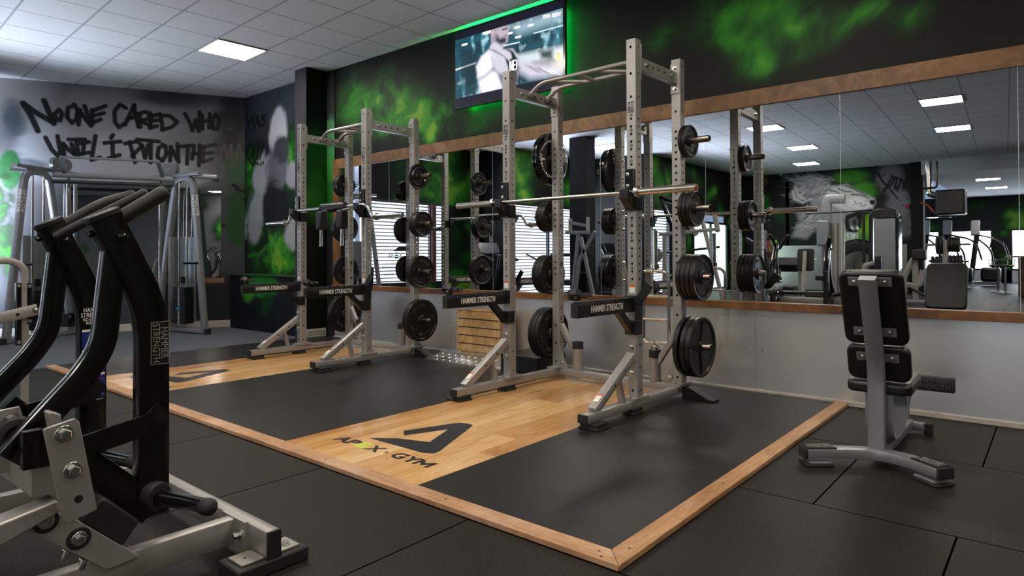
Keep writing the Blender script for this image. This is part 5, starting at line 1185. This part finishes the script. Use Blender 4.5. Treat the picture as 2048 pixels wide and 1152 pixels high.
for q in ((465, 1025), (575, 1085), (370, 700)):
    y, z = YZ(c3(q), -2.31)[0]; b.bolt(V((-2.335-RMO.x, y, z+.015)), (0, -.4, -1), .011, .03)
b.build('gusset_channel', ['silver', 'zinc', 'rubber'], t, .004)
b = MB(); plateYZ(b, YZ(c3((525, 780), (672, 640), (712, 652), (920, 796), (806, 962), (556, 812)), -2.33), -2.33, .085); b.build('stop_block', 'rubber', t, .008)
b = MB(); plateYZ(b, YZ(c3((285, 200), (305, 186), (490, 122), (520, 140), (637, 712), (620, 726), (440, 808), (412, 790)), -2.20), -2.20, .012); b.m(1)
for q in ((420, 222), (477, 460)):
    y, z = YZ(c3(q), -2.20)[0]; b.bolt(V((-2.20-RMO.x, y, z)), (1, 0, 0), .0165, .018)
b.m(2); y, z = YZ(c3((515, 648)), -2.20)[0]; b.lathe([(.0125, 0), (0, .0005)], V((-2.1998-RMO.x, y, z)), (1, 0, 0), 18)
b.build('pivot_plate', ['silver', 'zinc', 'hole'], t, .003)
b = MB(); plateYZ(b, YZ(c3((318, 85), (345, 80), (402, 95), (402, 200), (340, 200)), -2.26), -2.26, .05); b.build('pivot_plate_lug', 'silver', t, .003)
b = MB(); plateYZ(b, YZ(c3((-260, 925), (0, 812), (380, 655), (396, 738), (0, 965), (-260, 1110)), -2.28), -2.28, .085); b.build('main_beam', 'silver', t, .006)
y, z = YZ(c3((340, 520)), -2.3)[0]
b = MB(); b.sweep([(.60, y, z), (-.42, y-.02, z)], rrect(.10, .085, .006), (0, 0, 1)); b.cbox((.55, y+.0, z+.055), (.06, .10, .03)); b.build('pivot_beam', 'silver', t)
b = MB(); yy, zz = YZ(c3((230, 290)), -2.36)[0]; b.cyl((.62, yy, zz), (-.40, yy, zz), .03, 20); b.cbox((.59, yy, zz), (.03, .09, .11)); b.build('pivot_shaft', 'black', t)
for xx in (-2.52, -3.22):
    b = MB(); q0 = YZ(c3((-60, 80), (130, 42), (165, 150), (180, 330), (30, 480), (-60, 480)), xx)
    plateYZ(b, q0, xx, .012); b.build('bearing_plate', 'silver', t, .003)
    yc, zc = YZ(c3((88, 222)), xx)[0]; b = MB(); b.ring([(.028, 0), (.055, 0), (.058, .012), (.05, .03), (.034, .034), (.028, .03)], (xx-RMO.x, yc, zc), (1, 0, 0), 26); b.m(1); b.cyl((xx-RMO.x, yc, zc), (xx-RMO.x+.04, yc, zc), .022, 18)
    yn, zn = YZ(c3((72, 125)), xx)[0]; b.bolt((xx-RMO.x, yn, zn), (1, 0, 0), .014, .016); b.build('bearing', ['rubber', 'zinc'], t)
# seat, chest pad and its post (behind the picture edge, seen in the mirror)
b = MB(); b.sweep([(-.02, -.95, .05), (-.02, -1.15, .42)], rrect(.06, .06, .006), (1, 0, 0)); b.sweep([(-.02, -.60, .12), (-.02, -1.75, .12)], rrect(.09, .06, .006)); b.build('seat_frame', 'silver', t)
b = MB(); b.prism(rrect(.34, .30, .05, 4), .07, (V((-.02, -1.35, .45)), V((1, 0, 0)), V((0, 1, 0)))); b.build('seat_pad', 'vinyl', t, .018, 3)
b = MB(); b.sweep([(-.02, -.75, .12), (-.02, -.95, 1.15)], rrect(.06, .05, .006), (1, 0, 0)); b.build('chest_post', 'silver', t)
b = MB(); b.prism(rrect(.24, .34, .04, 4), .06, (V((-.02, -1.0, 1.02)), V((-1, 0, 0)), V((0, -.18, .98)))); b.build('chest_pad', 'vinyl', t, .016, 3)

# ================================================================ machine at the left edge
t = thing('tube_frame_machine', 'silver bent-tube machine cut off by the left picture edge, behind the row machine', 'exercise machine', (-4.5, 1.2, 0))
P0 = on_z(52, 832, 0)
xp = P0.x
def LE(px, py, x=xp): q = on_x(px, py, x); return q-V((-4.5, 1.2, 0))
b = MB(); top = [LE(49, 832), LE(49, 600), LE(49, 535), LE(20, 520), LE(-60, 528), LE(-120, 700), LE(-125, 860)]
b.sweep(fillet(top, [.05, .16, .16, .16, .05], 8), rrect(.045, .045, .008), (1, 0, 0)); b.build('bent_tube', 'silver', t)
b = MB(); b.sweep([LE(-20, 640)+V((.05, 0, 0)), LE(70, 618)+V((.05, 0, 0))], rrect(.075, .03, .003), (1, 0, 0)); b.m(1); q = LE(66, 619)+V((.068, 0, 0)); b.bolt(q, (1, 0, 0), .014, .012); b.m(2); q = LE(30, 628)+V((.066, 0, 0)); b.lathe([(.012, 0), (0, .0006)], q, (1, 0, 0), 16); b.build('adjuster_arm', ['silver', 'zinc', 'hole'], t)
for a, c, d in ((36, 566, 690), (57, 566, 648)):
    b = MB(); b.sweep([LE(a, c), LE(a, d)], rrect(.028, .05, .004), (1, 0, 0)); g = b.build('guide_bracket', 'black', t)
    b = MB()
    for yy in (c+6, d-6): b.bolt(LE(a, yy)+V((.026, 0, 0)), (1, 0, 0), .009, .012)
    b.build('bolt', 'zinc', g)
b = MB(); b.sweep([LE(49, 832)+V((0, 0, .03)), LE(-125, 860)+V((0, 0, .03))], rrect(.06, .05, .005)); b.build('base_rail', 'silver', t)

# ================================================================ cable crossover in front of the graffiti wall
t = thing('cable_crossover', 'twin-tower cable crossover machine with silver bent legs in front of the graffiti wall', 'exercise machine', (0, 0, 0))
EN = LWN; ED = LWD.normalized()
def CW(u, n, z): return LW0+ED*u+EN*n+V((0, 0, z))
def tower(F, R):
    """bent A-frame standing on two feet F (front) and R (rear), given as (u, n) along and off the wall"""
    zt = 2.26; F, R = CW(F[0], F[1], 0), CW(R[0], R[1], 0); ax = (R-F).normalized(); lat = V((-ax.y, ax.x, 0)); Lg = (R-F).length
    C = lambda t_, d, z: F+(R-F)*t_+lat*d+V((0, 0, z)); rot = Matrix.Rotation(math.atan2(ax.y, ax.x), 3, 'Z')
    out = -lat if (-lat).dot(-F) > 0 else lat                              # side towards the room
    b = MB(); b.sweep(fillet([C(0, 0, .05), C(.25, 0, zt), C(.60, 0, zt), C(1, 0, .05)], .16, 8), rrect(.085, .07, .01), lat); l = b.build('bent_leg', 'silver2', t)
    b = MB(); b.sweep([C(-.04, 0, .045), C(1.04, 0, .045)], rrect(.07, .06, .008)); b.build('base_rail', 'silver2', t)
    for q in (-.05, 1.05): b = MB(); b.cbox(C(q, 0, .045), (.06, .08, .08), rot); b.build('foot_cap', 'rubber', t, .004)
    d = (C(.25, 0, zt)-C(0, 0, .05)).normalized(); nn = d.cross(out)
    letters('lettering', 'PRECOR', C(.205, 0, 1.85)+out*.0365, -d, nn if nn.dot(ax) < 0 else -nn, .075, 'white', l, sx=1.1)
    letters('lettering', 'PRECOR', C(.205, 0, 1.85)-ax*.0445, -d, d.cross(-ax)*(1 if True else -1), .075, 'white', l, sx=1.1)
    b = MB(); b.sweep([C(.1, 0, zt+.05), C(1.05, 0, zt+.05)], rrect(.09, .05, .006)); b.build('head_beam', 'silver2', t)
    b = MB(); b.prism(rrect(.34, .17, .08, 6), .06, (C(.80, 0, zt+.16)-out*.03, ax, V((0, 0, 1)))); b.m(1)
    for q in (-.08, .08): b.bolt(C(.80, 0, zt+.16)+ax*q+out*.031, out, .013, .007); b.bolt(C(.80, 0, zt+.16)+ax*q-out*.031, -out, .013, .007)
    b.build('pulley_housing', ['silver2', 'zinc'], t, .004)
    b = MB(); b.cyl(C(.93, .0, .10), C(.93, .0, zt+.03), .028, 18); b.build('cable_column', 'chrome', t)
    b = MB(); b.cbox(C(.93, 0, .22), (.12, .12, .2), rot); b.build('trolley', 'satin', t, .006)
    b = MB(); b.ring([(.03, -.012), (.075, -.012), (.07, 0), (.075, .012), (.03, .012)], C(.93, 0, .24)+out*.09, lat, 24); b.build('pulley', 'black', t)
    b = MB(); b.cyl(C(.93, 0, .3)+out*.085, C(.86, 0, zt+.12)+out*.035, .004, 6); b.build('cable', 'black', t)
    for q in (-.09, .09): b = MB(); b.cyl(C(.45, 0, .10)+ax*q, C(.45, 0, zt-.02)+ax*q, .014, 14); b.build('guide_rod', 'chrome', t)
    b = MB()
    for k in range(15): b.cbox(C(.45, 0, .15+.026*k), (.27, .14, .0245), rot)
    b.cbox(C(.45, 0, .15+.026*15+.06), (.25, .14, .14), rot); st = b.build('weight_stack', 'satin', t, .002)
    b = MB()
    for k in range(20): b.cbox(C(.45, 0, .15+.026*k)+out*.071, (.03, .002, .012), rot)
    b.build('weight_numbers', 'white', st)
    b = MB(); b.cyl(C(.45, 0, .72), C(.45, 0, .82), .035, 16); b.build('stack_head', 'black', st)
    b = MB(); b.cyl(C(.42, 0, .36)+out*.07, C(.42, 0, .36)+out*.13, .012, 10); b.build('selector_pin', pm('teal_pin', '1a90a8', .3), st)
    b = MB(); b.cbox(C(.50, 0, .78)-out*.10, (.40, .02, 1.25), rot); b.cbox(C(.72, 0, .78)-out*.04, (.02, .13, 1.25), rot); b.build('shroud', 'silver2', t, .006)
    b = MB(); b.cyl(C(.10, 0, 1.02)+out*.03, C(.10, 0, 1.02)+out*.26-ax*.0, .018, 14); b.build('handle_peg', 'black', t)
tower((.545, 1.0), (1.22, .17)); tower((2.84, 1.08), (2.30, .17))
b = MB(); b.sweep([CW(.98, .45, 2.26), CW(2.48, .45, 2.26)], rrect(.09, .07, .006)); b.build('top_beam', 'silver2', t)
b = MB(); b.sweep([CW(1.0, .52, 2.16), CW(2.46, .52, 2.16)], rrect(.07, .05, .006)); b.build('lower_top_beam', 'satin', t)
for u, q in ((.40, .62), (2.62, 2.98)): b = MB(); b.sweep([CW(u, .6, 2.30), CW(u+.3, .6, 2.30)], rrect(.07, .06, .005)); b.build('top_stub', 'silver2', t)
b = MB(); b.sweep([CW(1.12, .45, 2.28), CW(1.16, .85, 2.46)], rrect(.05, .04)); b.sweep([CW(2.34, .45, 2.28), CW(2.30, .85, 2.46)], rrect(.05, .04)); b.cyl(CW(1.16, .85, 2.46), CW(2.30, .85, 2.46), .017, 14); b.build('pull_up_bar', 'silver2', t)
# ================================================================ equipment on the camera's side of the room, seen in the mirrors
def RP(px, py, yr): return rv_y(px, py, yr)
def drop(p): return V((p.x, p.y, 0))
def machine(name, label, cat, yr, px):
    o = drop(RP(px, 512, yr)); t = thing(name, label, cat, o); return t, o
def sticks(t, o, part, mat, yr, runs, w=.06, h=.06, r=.006, dy=0.0, fl=.06):
    for i, pts in enumerate(runs):
        P = [RP(p[0], p[1], yr+dy+(p[2] if len(p) > 2 else 0))-o for p in pts]
        P = [V((p.x, p.y, max(p.z, .03))) for p in P]
        b = MB(); b.sweep(fillet(P, fl, 5) if len(P) > 2 else P, rrect(w, h, r) if r >= 0 else circ(w/2, 12), (0, 1, 0)); b.build(part, mat, t)
def padbox(t, o, part, mat, yr, x0, y0, x1, y1, th=.08, bev=.02, lean=0):
    a, c = RP(x0, y1, yr)-o, RP(x1, y0, yr)-o; m = (a+c)/2; w, h = abs(c.x-a.x), abs(c.z-a.z)
    b = MB(); b.cbox(m, (w, th, h), Matrix.Rotation(math.radians(lean), 3, 'X') if lean else None); return b.build(part, mat, t, bev, 3)
# chest press frame in front of the shuttered windows
t, o = machine('chest_press', 'silver crossed-frame press machine mirrored between the near rack uprights', 'exercise machine', -.8, 1165)
for dy in (-.25, .25):
    sticks(t, o, 'frame_tube', 'silver2', -.8, [[(1158, 469), (1146, 592)], [(1192, 463), (1160, 520), (1150, 600)], [(1163, 474), (1190, 600)], [(1133, 465), (1181, 465)]], .07, .05, dy=dy)
sticks(t, o, 'lever_plate', 'silver', -.8, [[(1142, 437), (1142, 464)], [(1177, 434), (1177, 465)]], .012, .13); sticks(t, o, 'lever_bar', 'silver2', -.8, [[(1142, 445), (1177, 452)]], .06, .06)
padbox(t, o, 'back_pad', 'vinyl', -.8, 1163, 490, 1183, 512, .3, .02); padbox(t, o, 'seat_pad', 'vinyl', -.8, 1128, 560, 1150, 570, .35, .02)
sticks(t, o, 'peg', 'satin', -.8, [[(1103, 510), (1140, 510)], [(1150, 546), (1172, 546)]], .05, .05, -1)
# incline lever machine
t, o = machine('incline_lever_machine', 'silver and black lever machine mirrored to the left of the near rack rear upright', 'exercise machine', -2.2, 1380)
for dy in (-.3, .3):
    sticks(t, o, 'frame_tube', 'silver', -2.2, [[(1405, 440), (1448, 604)], [(1320, 469), (1440, 458)], [(1330, 470), (1330, 606)], [(1318, 606), (1450, 606)]], .07, .06, dy=dy)
sticks(t, o, 'lever', 'black', -2.2, [[(1322, 393), (1340, 440), (1352, 470)], [(1322, 393), (1350, 405)]], .09, .06); sticks(t, o, 'lever', 'silver', -2.2, [[(1430, 428), (1437, 464)], [(1350, 405), (1395, 470)]], .09, .05)
sticks(t, o, 'peg', 'satin', -2.2, [[(1385, 500), (1440, 494)], [(1320, 505), (1350, 505)]], .05, .05, -1); padbox(t, o, 'back_pad', 'vinyl', -2.2, 1400, 515, 1420, 560, .35, .03); padbox(t, o, 'seat_pad', 'vinyl', -2.2, 1345, 560, 1385, 570, .4, .03)
b = MB(); b.lathe([(0, -.03), (.16, -.03), (.16, .03), (0, .03)], RP(1311, 510, -2.0)-o, (0, 1, 0), 28); b.build('cam_wheel', 'silver2', t)
# preacher curl bench with ez bar
t, o = machine('preacher_bench', 'black preacher curl bench holding a curl bar, mirrored left of the lion mural', 'bench', -4.2, 1575)
padbox(t, o, 'arm_pad', 'vinyl', -4.2, 1543, 520, 1610, 538, .35, .02, 25); sticks(t, o, 'frame_tube', 'silver', -4.2, [[(1560, 535), (1556, 604)], [(1600, 535), (1604, 604)], [(1540, 606), (1615, 606)]], .06, .06); padbox(t, o, 'seat_pad', 'vinyl', -3.6, 1560, 572, 1592, 580, .35, .02)
t2, o2 = machine('curl_bar', 'wavy steel curl bar lying on the black preacher bench', 'barbell', -4.2, 1575)
sticks(t2, o2, 'bar', 'steel', -4.15, [[(1530, 519), (1545, 521), (1556, 517), (1568, 521), (1580, 517), (1592, 521), (1604, 517), (1618, 519), (1634, 519)]], .028, .028, -1, fl=.03)
# plate rack / multi press to the left of it
t, o = machine('leg_machine', 'black plate-loaded machine with stepped pegs, mirrored right of the near rack', 'exercise machine', -3.4, 1520)
sticks(t, o, 'frame_tube', 'satin', -3.4, [[(1492, 478), (1530, 500), (1545, 604)], [(1508, 482), (1512, 604)], [(1490, 606), (1550, 606)]], .08, .08); sticks(t, o, 'peg', 'satin', -3.4, [[(1528, 506), (1545, 505)], [(1530, 536), (1550, 535)], [(1522, 566), (1560, 566)]], .05, .05, -1); padbox(t, o, 'back_pad', 'vinyl', -3.4, 1500, 520, 1516, 562, .35, .03)
# pulldown tower in front of the lion
t, o = machine('pulldown_tower', 'silver pulldown tower with a rounded stack shroud standing before the lion mural', 'exercise machine', -6.8, 1665)
sticks(t, o, 'tower_post', 'silver2', -6.8, [[(1654, 600), (1654, 398), (1690, 398)]], .22, .16, .03, fl=.12); sticks(t, o, 'tower_post', 'silver', -6.8, [[(1671, 600), (1671, 446)], [(1684, 600), (1684, 446)]], .13, .13, .02)
padbox(t, o, 'shroud', 'silver2', -6.6, 1636, 441, 1660, 492, .2, .03); sticks(t, o, 'handle_bar', 'satin', -6.6, [[(1612, 428), (1640, 426), (1690, 424), (1745, 420)]], .04, .04, -1); padbox(t, o, 'seat_pad', 'vinyl', -6.5, 1636, 550, 1662, 560, .5, .03)
t, o = machine('stack_machine', 'black framed stack machine with grey front panel standing right of the pulldown tower', 'exercise machine', -7.2, 1770)
sticks(t, o, 'frame', 'black', -7.2, [[(1746, 600), (1746, 420), (1797, 420), (1797, 600)]], .08, .5, .02, fl=.22); padbox(t, o, 'front_panel', 'silver2', -7.0, 1751, 437, 1792, 600, .2, .01); padbox(t, o, 'instruction_placard', 'satin', -7.0, 1747, 420, 1795, 437, .22, .01)
sticks(t, o, 'cable_arm', 'satin', -7.0, [[(1722, 425), (1748, 425)], [(1728, 428), (1728, 525)]], .06, .06)
t, o = machine('assist_bench', 'small silver seat station with black pads between tower and stack machine', 'bench', -6.2, 1735)
sticks(t, o, 'frame_tube', 'silver', -6.2, [[(1730, 604), (1730, 530), (1750, 526)], [(1715, 606), (1765, 606)]], .09, .09); padbox(t, o, 'back_pad', 'vinyl', -6.2, 1752, 512, 1765, 545, .35, .03); sticks(t, o, 'handle', 'satin', -6.2, [[(1708, 530), (1712, 545)], [(1744, 520), (1748, 540)]], .06, .06, -1)
# silver V machine and the plate tree, right of the bench seat
t, o = machine('abdominal_machine', 'silver V-shaped lever machine mirrored right of the bench seat', 'exercise machine', -6.6, 1828)
sticks(t, o, 'lever_arm', 'silver', -6.6, [[(1806, 560), (1828, 515), (1848, 512)], [(1806, 568), (1840, 572), (1846, 540)], [(1830, 515), (1832, 600)]], .11, .09, fl=.1); padbox(t, o, 'back_pad', 'vinyl', -6.4, 1826, 498, 1853, 520, .3, .03); sticks(t, o, 'base_rail', 'silver2', -6.6, [[(1806, 606), (1858, 606)]], .09, .09); sticks(t, o, 'foot_bar', 'satin', -6.4, [[(1822, 576), (1852, 592)]], .06, .06, -1)
t, o = machine('plate_tree', 'small silver plate stand mirrored above the bench seat back pad, carrying black discs', 'plate rack', -8.0, 1892)
sticks(t, o, 'post', 'silver', -8.0, [[(1891, 606), (1891, 480)], [(1850, 606), (1935, 606)]], .14, .10); sticks(t, o, 'rod', 'steel', -8.0, [[(1852, 490), (1942, 488)], [(1858, 522), (1938, 522)]], .06, .06, -1)
disc = None
for k, (px, py, r) in enumerate([(1876, 490, .22), (1884, 490, .22), (1899, 489, .18), (1905, 489, .18), (1911, 489, .18), (1917, 489, .18), (1866, 523, .13), (1874, 523, .13), (1882, 523, .13), (1901, 523, .15), (1908, 523, .15), (1915, 523, .15), (1922, 523, .15)]):
    if disc is None:
        b = MB(); b.ring([(.03, -.03), (.9, -.03), (1, -.02), (1, .02), (.9, .03), (.03, .03)], (0, 0, 0), (1, 0, 0), 26); dk = tag(b.build('weight_plate', 'rubber'), 'x', 'weight plate'); disc = dk
    else: dk = disc.copy(); COL.objects.link(dk)
    dk.location = RP(px, py, -8.0); dk.scale = (1, r, r); dk['group'] = 'discs on the small plate stand'; dk['label'] = 'black disc on %s rod of the small plate stand, number %s from left' % (('upper', ('one', 'two', 'three', 'four', 'five', 'six')[k]) if k < 6 else ('lower', ('one', 'two', 'three', 'four', 'five', 'six', 'seven')[k-6]))
# hanging heater with flue
t, o = machine('fan_heater', 'black fan heater box hung beside the pillar at the opening, with a chrome flue', 'heater', -9.4, 1900)
padbox(t, o, 'casing', 'satin', -9.4, 1874, 379, 1932, 431, .6, .04); padbox(t, o, 'shelf_bracket', 'black', -9.4, 1852, 433, 1902, 436, .5, 0)
sticks(t, o, 'flue', 'chrome', -9.4, [[(1857, 322), (1857, 388), (1876, 392)]], .16, .16, -1, fl=.2); sticks(t, o, 'gas_pipe', 'black', -9.3, [[(1874, 322), (1874, 375), (1840, 378)]], .05, .05, -1); sticks(t, o, 'valve_hose', 'copper', -9.3, [[(1840, 405), (1856, 410), (1868, 424), (1874, 427)]], .05, .05, -1)
# tyre with chevron tread against the south wall
t, o = machine('tractor_tyre', 'big tractor tyre with chevron tread standing before the lion mural', 'tyre', -9.9, 1716)
b = MB(); b.ring([(.42, -.26), (.62, -.30), (.70, -.28), (.74, -.2), (.75, 0), (.74, .2), (.70, .28), (.62, .30), (.42, .26), (.46, 0)], (0, 0, .76), (.25, 1, 0), 44)
ax = V((.25, 1, 0)).normalized(); q = V((0, 0, 1)).rotation_difference(ax)
for k in range(26):
    a = 2*math.pi*k/26
    for s in (-1, 1):
        p = [V((.75*math.cos(a+.0), .75*math.sin(a), .0)), V((.74*math.cos(a+.16), .74*math.sin(a+.16), s*.27))]; b.sweep([V((0, 0, .76))+q @ v for v in p], rrect(.05, .05), q @ V((math.cos(a), math.sin(a), 0)))
b.build('tyre_body', 'rubber', t)
# rope handles hanging by the tower left
for px, m, lb in ((1538, 'red', 'red exercise band hanging left of the lion mural'), (1542, pm('green_band', '1fa05a', .5), 'green exercise band hanging left of the lion mural'), (1551, pm('lime_band', '9cc21f', .5), 'lime yellow exercise band hanging left of the lion mural')):
    p0, p1 = RP(px, 480, -5.0), RP(px+2, 508, -5.0); b = MB(); d = V((.05, 0, 0)); b.sweep(fillet([p0, p1+V((-.05, 0, 0)), p1+V((.05, 0, 0)), p0+V((.02, 0, 0))], .06, 5), rrect(.03, .01), (0, 1, 0)); tag(b.build('exercise_band', m), lb, 'exercise band', 'bands on the hook stand')
t, o = machine('band_stand', 'upright post with hooks carrying coloured bands, mirrored left of the lion mural', 'stand', -5.05, 1543)
sticks(t, o, 'post', 'silver2', -5.05, [[(1530, 606), (1530, 440)]], .10, .10); sticks(t, o, 'hook_bar', 'satin', -5.02, [[(1526, 478), (1556, 478)]], .03, .03, -1); padbox(t, o, 'pulley_block', 'black', -5.05, 1526, 440, 1540, 460, .12, .01); sticks(t, o, 'base', 'silver2', -5.05, [[(1515, 607), (1550, 607)]], .08, .08)
# far room: stair climbers, cross trainers and stools
def climber(px, yr, lab):
    t, o = machine('cross_trainer', lab, 'exercise machine', yr, px); f = 1.0
    sticks(t, o, 'base_rail', 'silver2', yr, [[(px-40, 566), (px+40, 566)]], .12, .3); sticks(t, o, 'mast', 'satin', yr, [[(px-20, 560), (px-8, 470)]], .15, .12); sticks(t, o, 'handrail', 'black', yr, [[(px-6, 478), (px+22, 500), (px+26, 545)], [(px-6, 470), (px+45, 480), (px+58, 520)]], .06, .06, -1, fl=.3)
    b = padbox(t, o, 'console', 'silver2', yr, px-20, 440, px-2, 472, .1, .02, 20); p = padbox(t, o, 'housing', 'satin', yr, px, 535, px+40, 562, .5, .08)
climber(1906, -15.5, 'grey stair climber with curved rails in the far room by the windows'); climber(1962, -17.2, 'grey cross trainer in the far room beside the stools'); climber(1862, -17.5, 'grey cross trainer in the far room behind the plate stand')
def stool(px, yr, lab):
    t, o = machine('bar_stool', lab, 'stool', yr, px); q = RP(px, 534, yr)-o; z = q.z
    b = MB(); b.lathe([(.2, 0), (.19, .02), (.04, .07), (.03, .1)], (0, 0, 0), (0, 0, 1), 24); b.build('base', 'silver2', t); b = MB(); b.cyl((0, 0, .08), (0, 0, z), .03, 14); b.build('post', 'chrome', t)
    b = MB(); b.lathe([(0, 0), (.2, 0), (.21, .03), (.18, .06), (0, .06)], (0, 0, z), (0, 0, 1), 24); b.build('seat', 'vinyl', t)
    b = MB(); b.tube([(.21*math.cos(a), .21*math.sin(a), z+.2) for a in [math.pi*(-.1+1.2*k/12) for k in range(13)]], .014, 8); b.tube([(.2, -.05, z+.03), (.21, -.02, z+.2)], .012, 8); b.tube([(-.2, -.05, z+.03), (-.21, -.02, z+.2)], .012, 8); b.build('back_rail', 'chrome', t)
stool(1996, -12.6, 'chrome bar stool with black seat in the far room, left of the pair'); stool(2010, -12.0, 'chrome bar stool with black seat in the far room, right of the pair')
t = thing('counter', 'brown counter unit at the right edge of the mirror picture', 'counter', RP(2052, 512, -10.9)*1)
t.location.z = 0; b = MB(); b.box((-.15, -.4, 0), (.9, .4, 1.0)); b.build('body', pm('dark_brown_wood', '3d2418', .5, 0, .3, 5), t, .01); b = MB(); b.box((-.4, -.5, 1.0), (1.0, .5, 1.05)); b.build('counter_top', 'skirt', t, .005)
# treadmills along the shuttered windows
for k, (px, yr, lb) in enumerate(((880, -.35, 'black treadmill in front of the set-back shutter window'), (1060, -1.6, 'black treadmill mirrored beside the middle column'), (1265, -3.6, 'black treadmill at the long shutter side'))):
    q = RP(px, 560, yr); t = thing('treadmill', lb, 'exercise machine', (max(q.x, -9.2) if k == 0 else q.x, q.y, 0), math.radians(90 if k < 2 else 80))
    b = MB(); b.box((-.4, -.8, .02), (.4, .9, .2)); b.build('deck', 'satin', t, .02); b = MB(); b.box((-.27, -.85, .2), (.27, .7, .21)); b.build('belt', 'rubber', t)
    for s in (-1, 1):
        b = MB(); b.sweep(fillet([(s*.36, .75, .2), (s*.36, .55, 1.2), (s*.36, .05, 1.0)], .15, 6), rrect(.05, .05, .01), (1, 0, 0)); b.build('handrail', 'satin', t)
    b = MB(); b.cbox((0, .6, 1.25), (.7, .12, .32), Matrix.Rotation(math.radians(-25), 3, 'X')); b.build('console', 'black', t, .03)
# dome camera on the lion wall, fire call point
p = RP(1563, 346, -10.75); b = MB(); b.lathe([(.07, 0), (.07, -.04), (.05, -.08), (0, -.1)], p, (0, 0, 1), 16); tag(b.build('dome_camera', 'skirt'), 'white dome camera at the top left of the lion mural', 'camera')
p = RP(1816, 413, -10.78); b = MB(); b.lathe([(.06, 0), (.06, .04), (.04, .06), (0, .06)], p, (0, 1, 0), 16); tag(b.build('fire_bell', 'red'), 'round red fire bell on the grey right end of the lion mural', 'bell')
# lettering on the outside of the set-back bay window: reads the right way round in the mirror
wx = XA+.012
def win_text(txt, px, py, size, mat, sx=1.0, **kw):
    p = rv_x(px, py, wx); return letters('window_lettering', txt, (wx, p.y, p.z), (0, -1, 0), (0, 0, 1), size, mat, None, sx=sx, **kw)

win_text('AP', 783, 512, .13, 'hole'); win_text('X', 803, 511, .13, 'hole'); win_text('APEXGYMOFFICIAL', 772, 535, .09, 'hole', sx=.9); win_text('www.', 781, 548, .10, 'hole', sx=1.2)
b = MB()
for k in range(3):
    p = rv_x(795, 506.5+k*4.5, wx); b.add([(wx, p.y-.05, p.z-.014), (wx, p.y+.05, p.z-.014), (wx, p.y+.05, p.z+.014), (wx, p.y-.05, p.z+.014)], [(0, 1, 2, 3)])
b.build('window_lettering', pm('teal_window_vinyl', '15705f', .5))
q = [rv_x(x, y, wx) for x, y in ((788, 502), (800, 493), (818, 493), (818, 502))]; b = MB(); b.add(q, [(0, 1, 2, 3)]); b.build('window_lettering', 'hole')
# triangle logo on the far room's window
q = [rv_y(x, y, -20.44) for x, y in ((1978, 497), (1982, 480), (1986, 480), (1990, 497), (1986, 497), (1984, 487), (1981, 497))]; b = MB(); b.add(q, [tuple(range(7))]); b.build('window_lettering', M['hole'])
for o in list(COL.objects):
    if o.name.startswith('window_lettering'): struct(o)
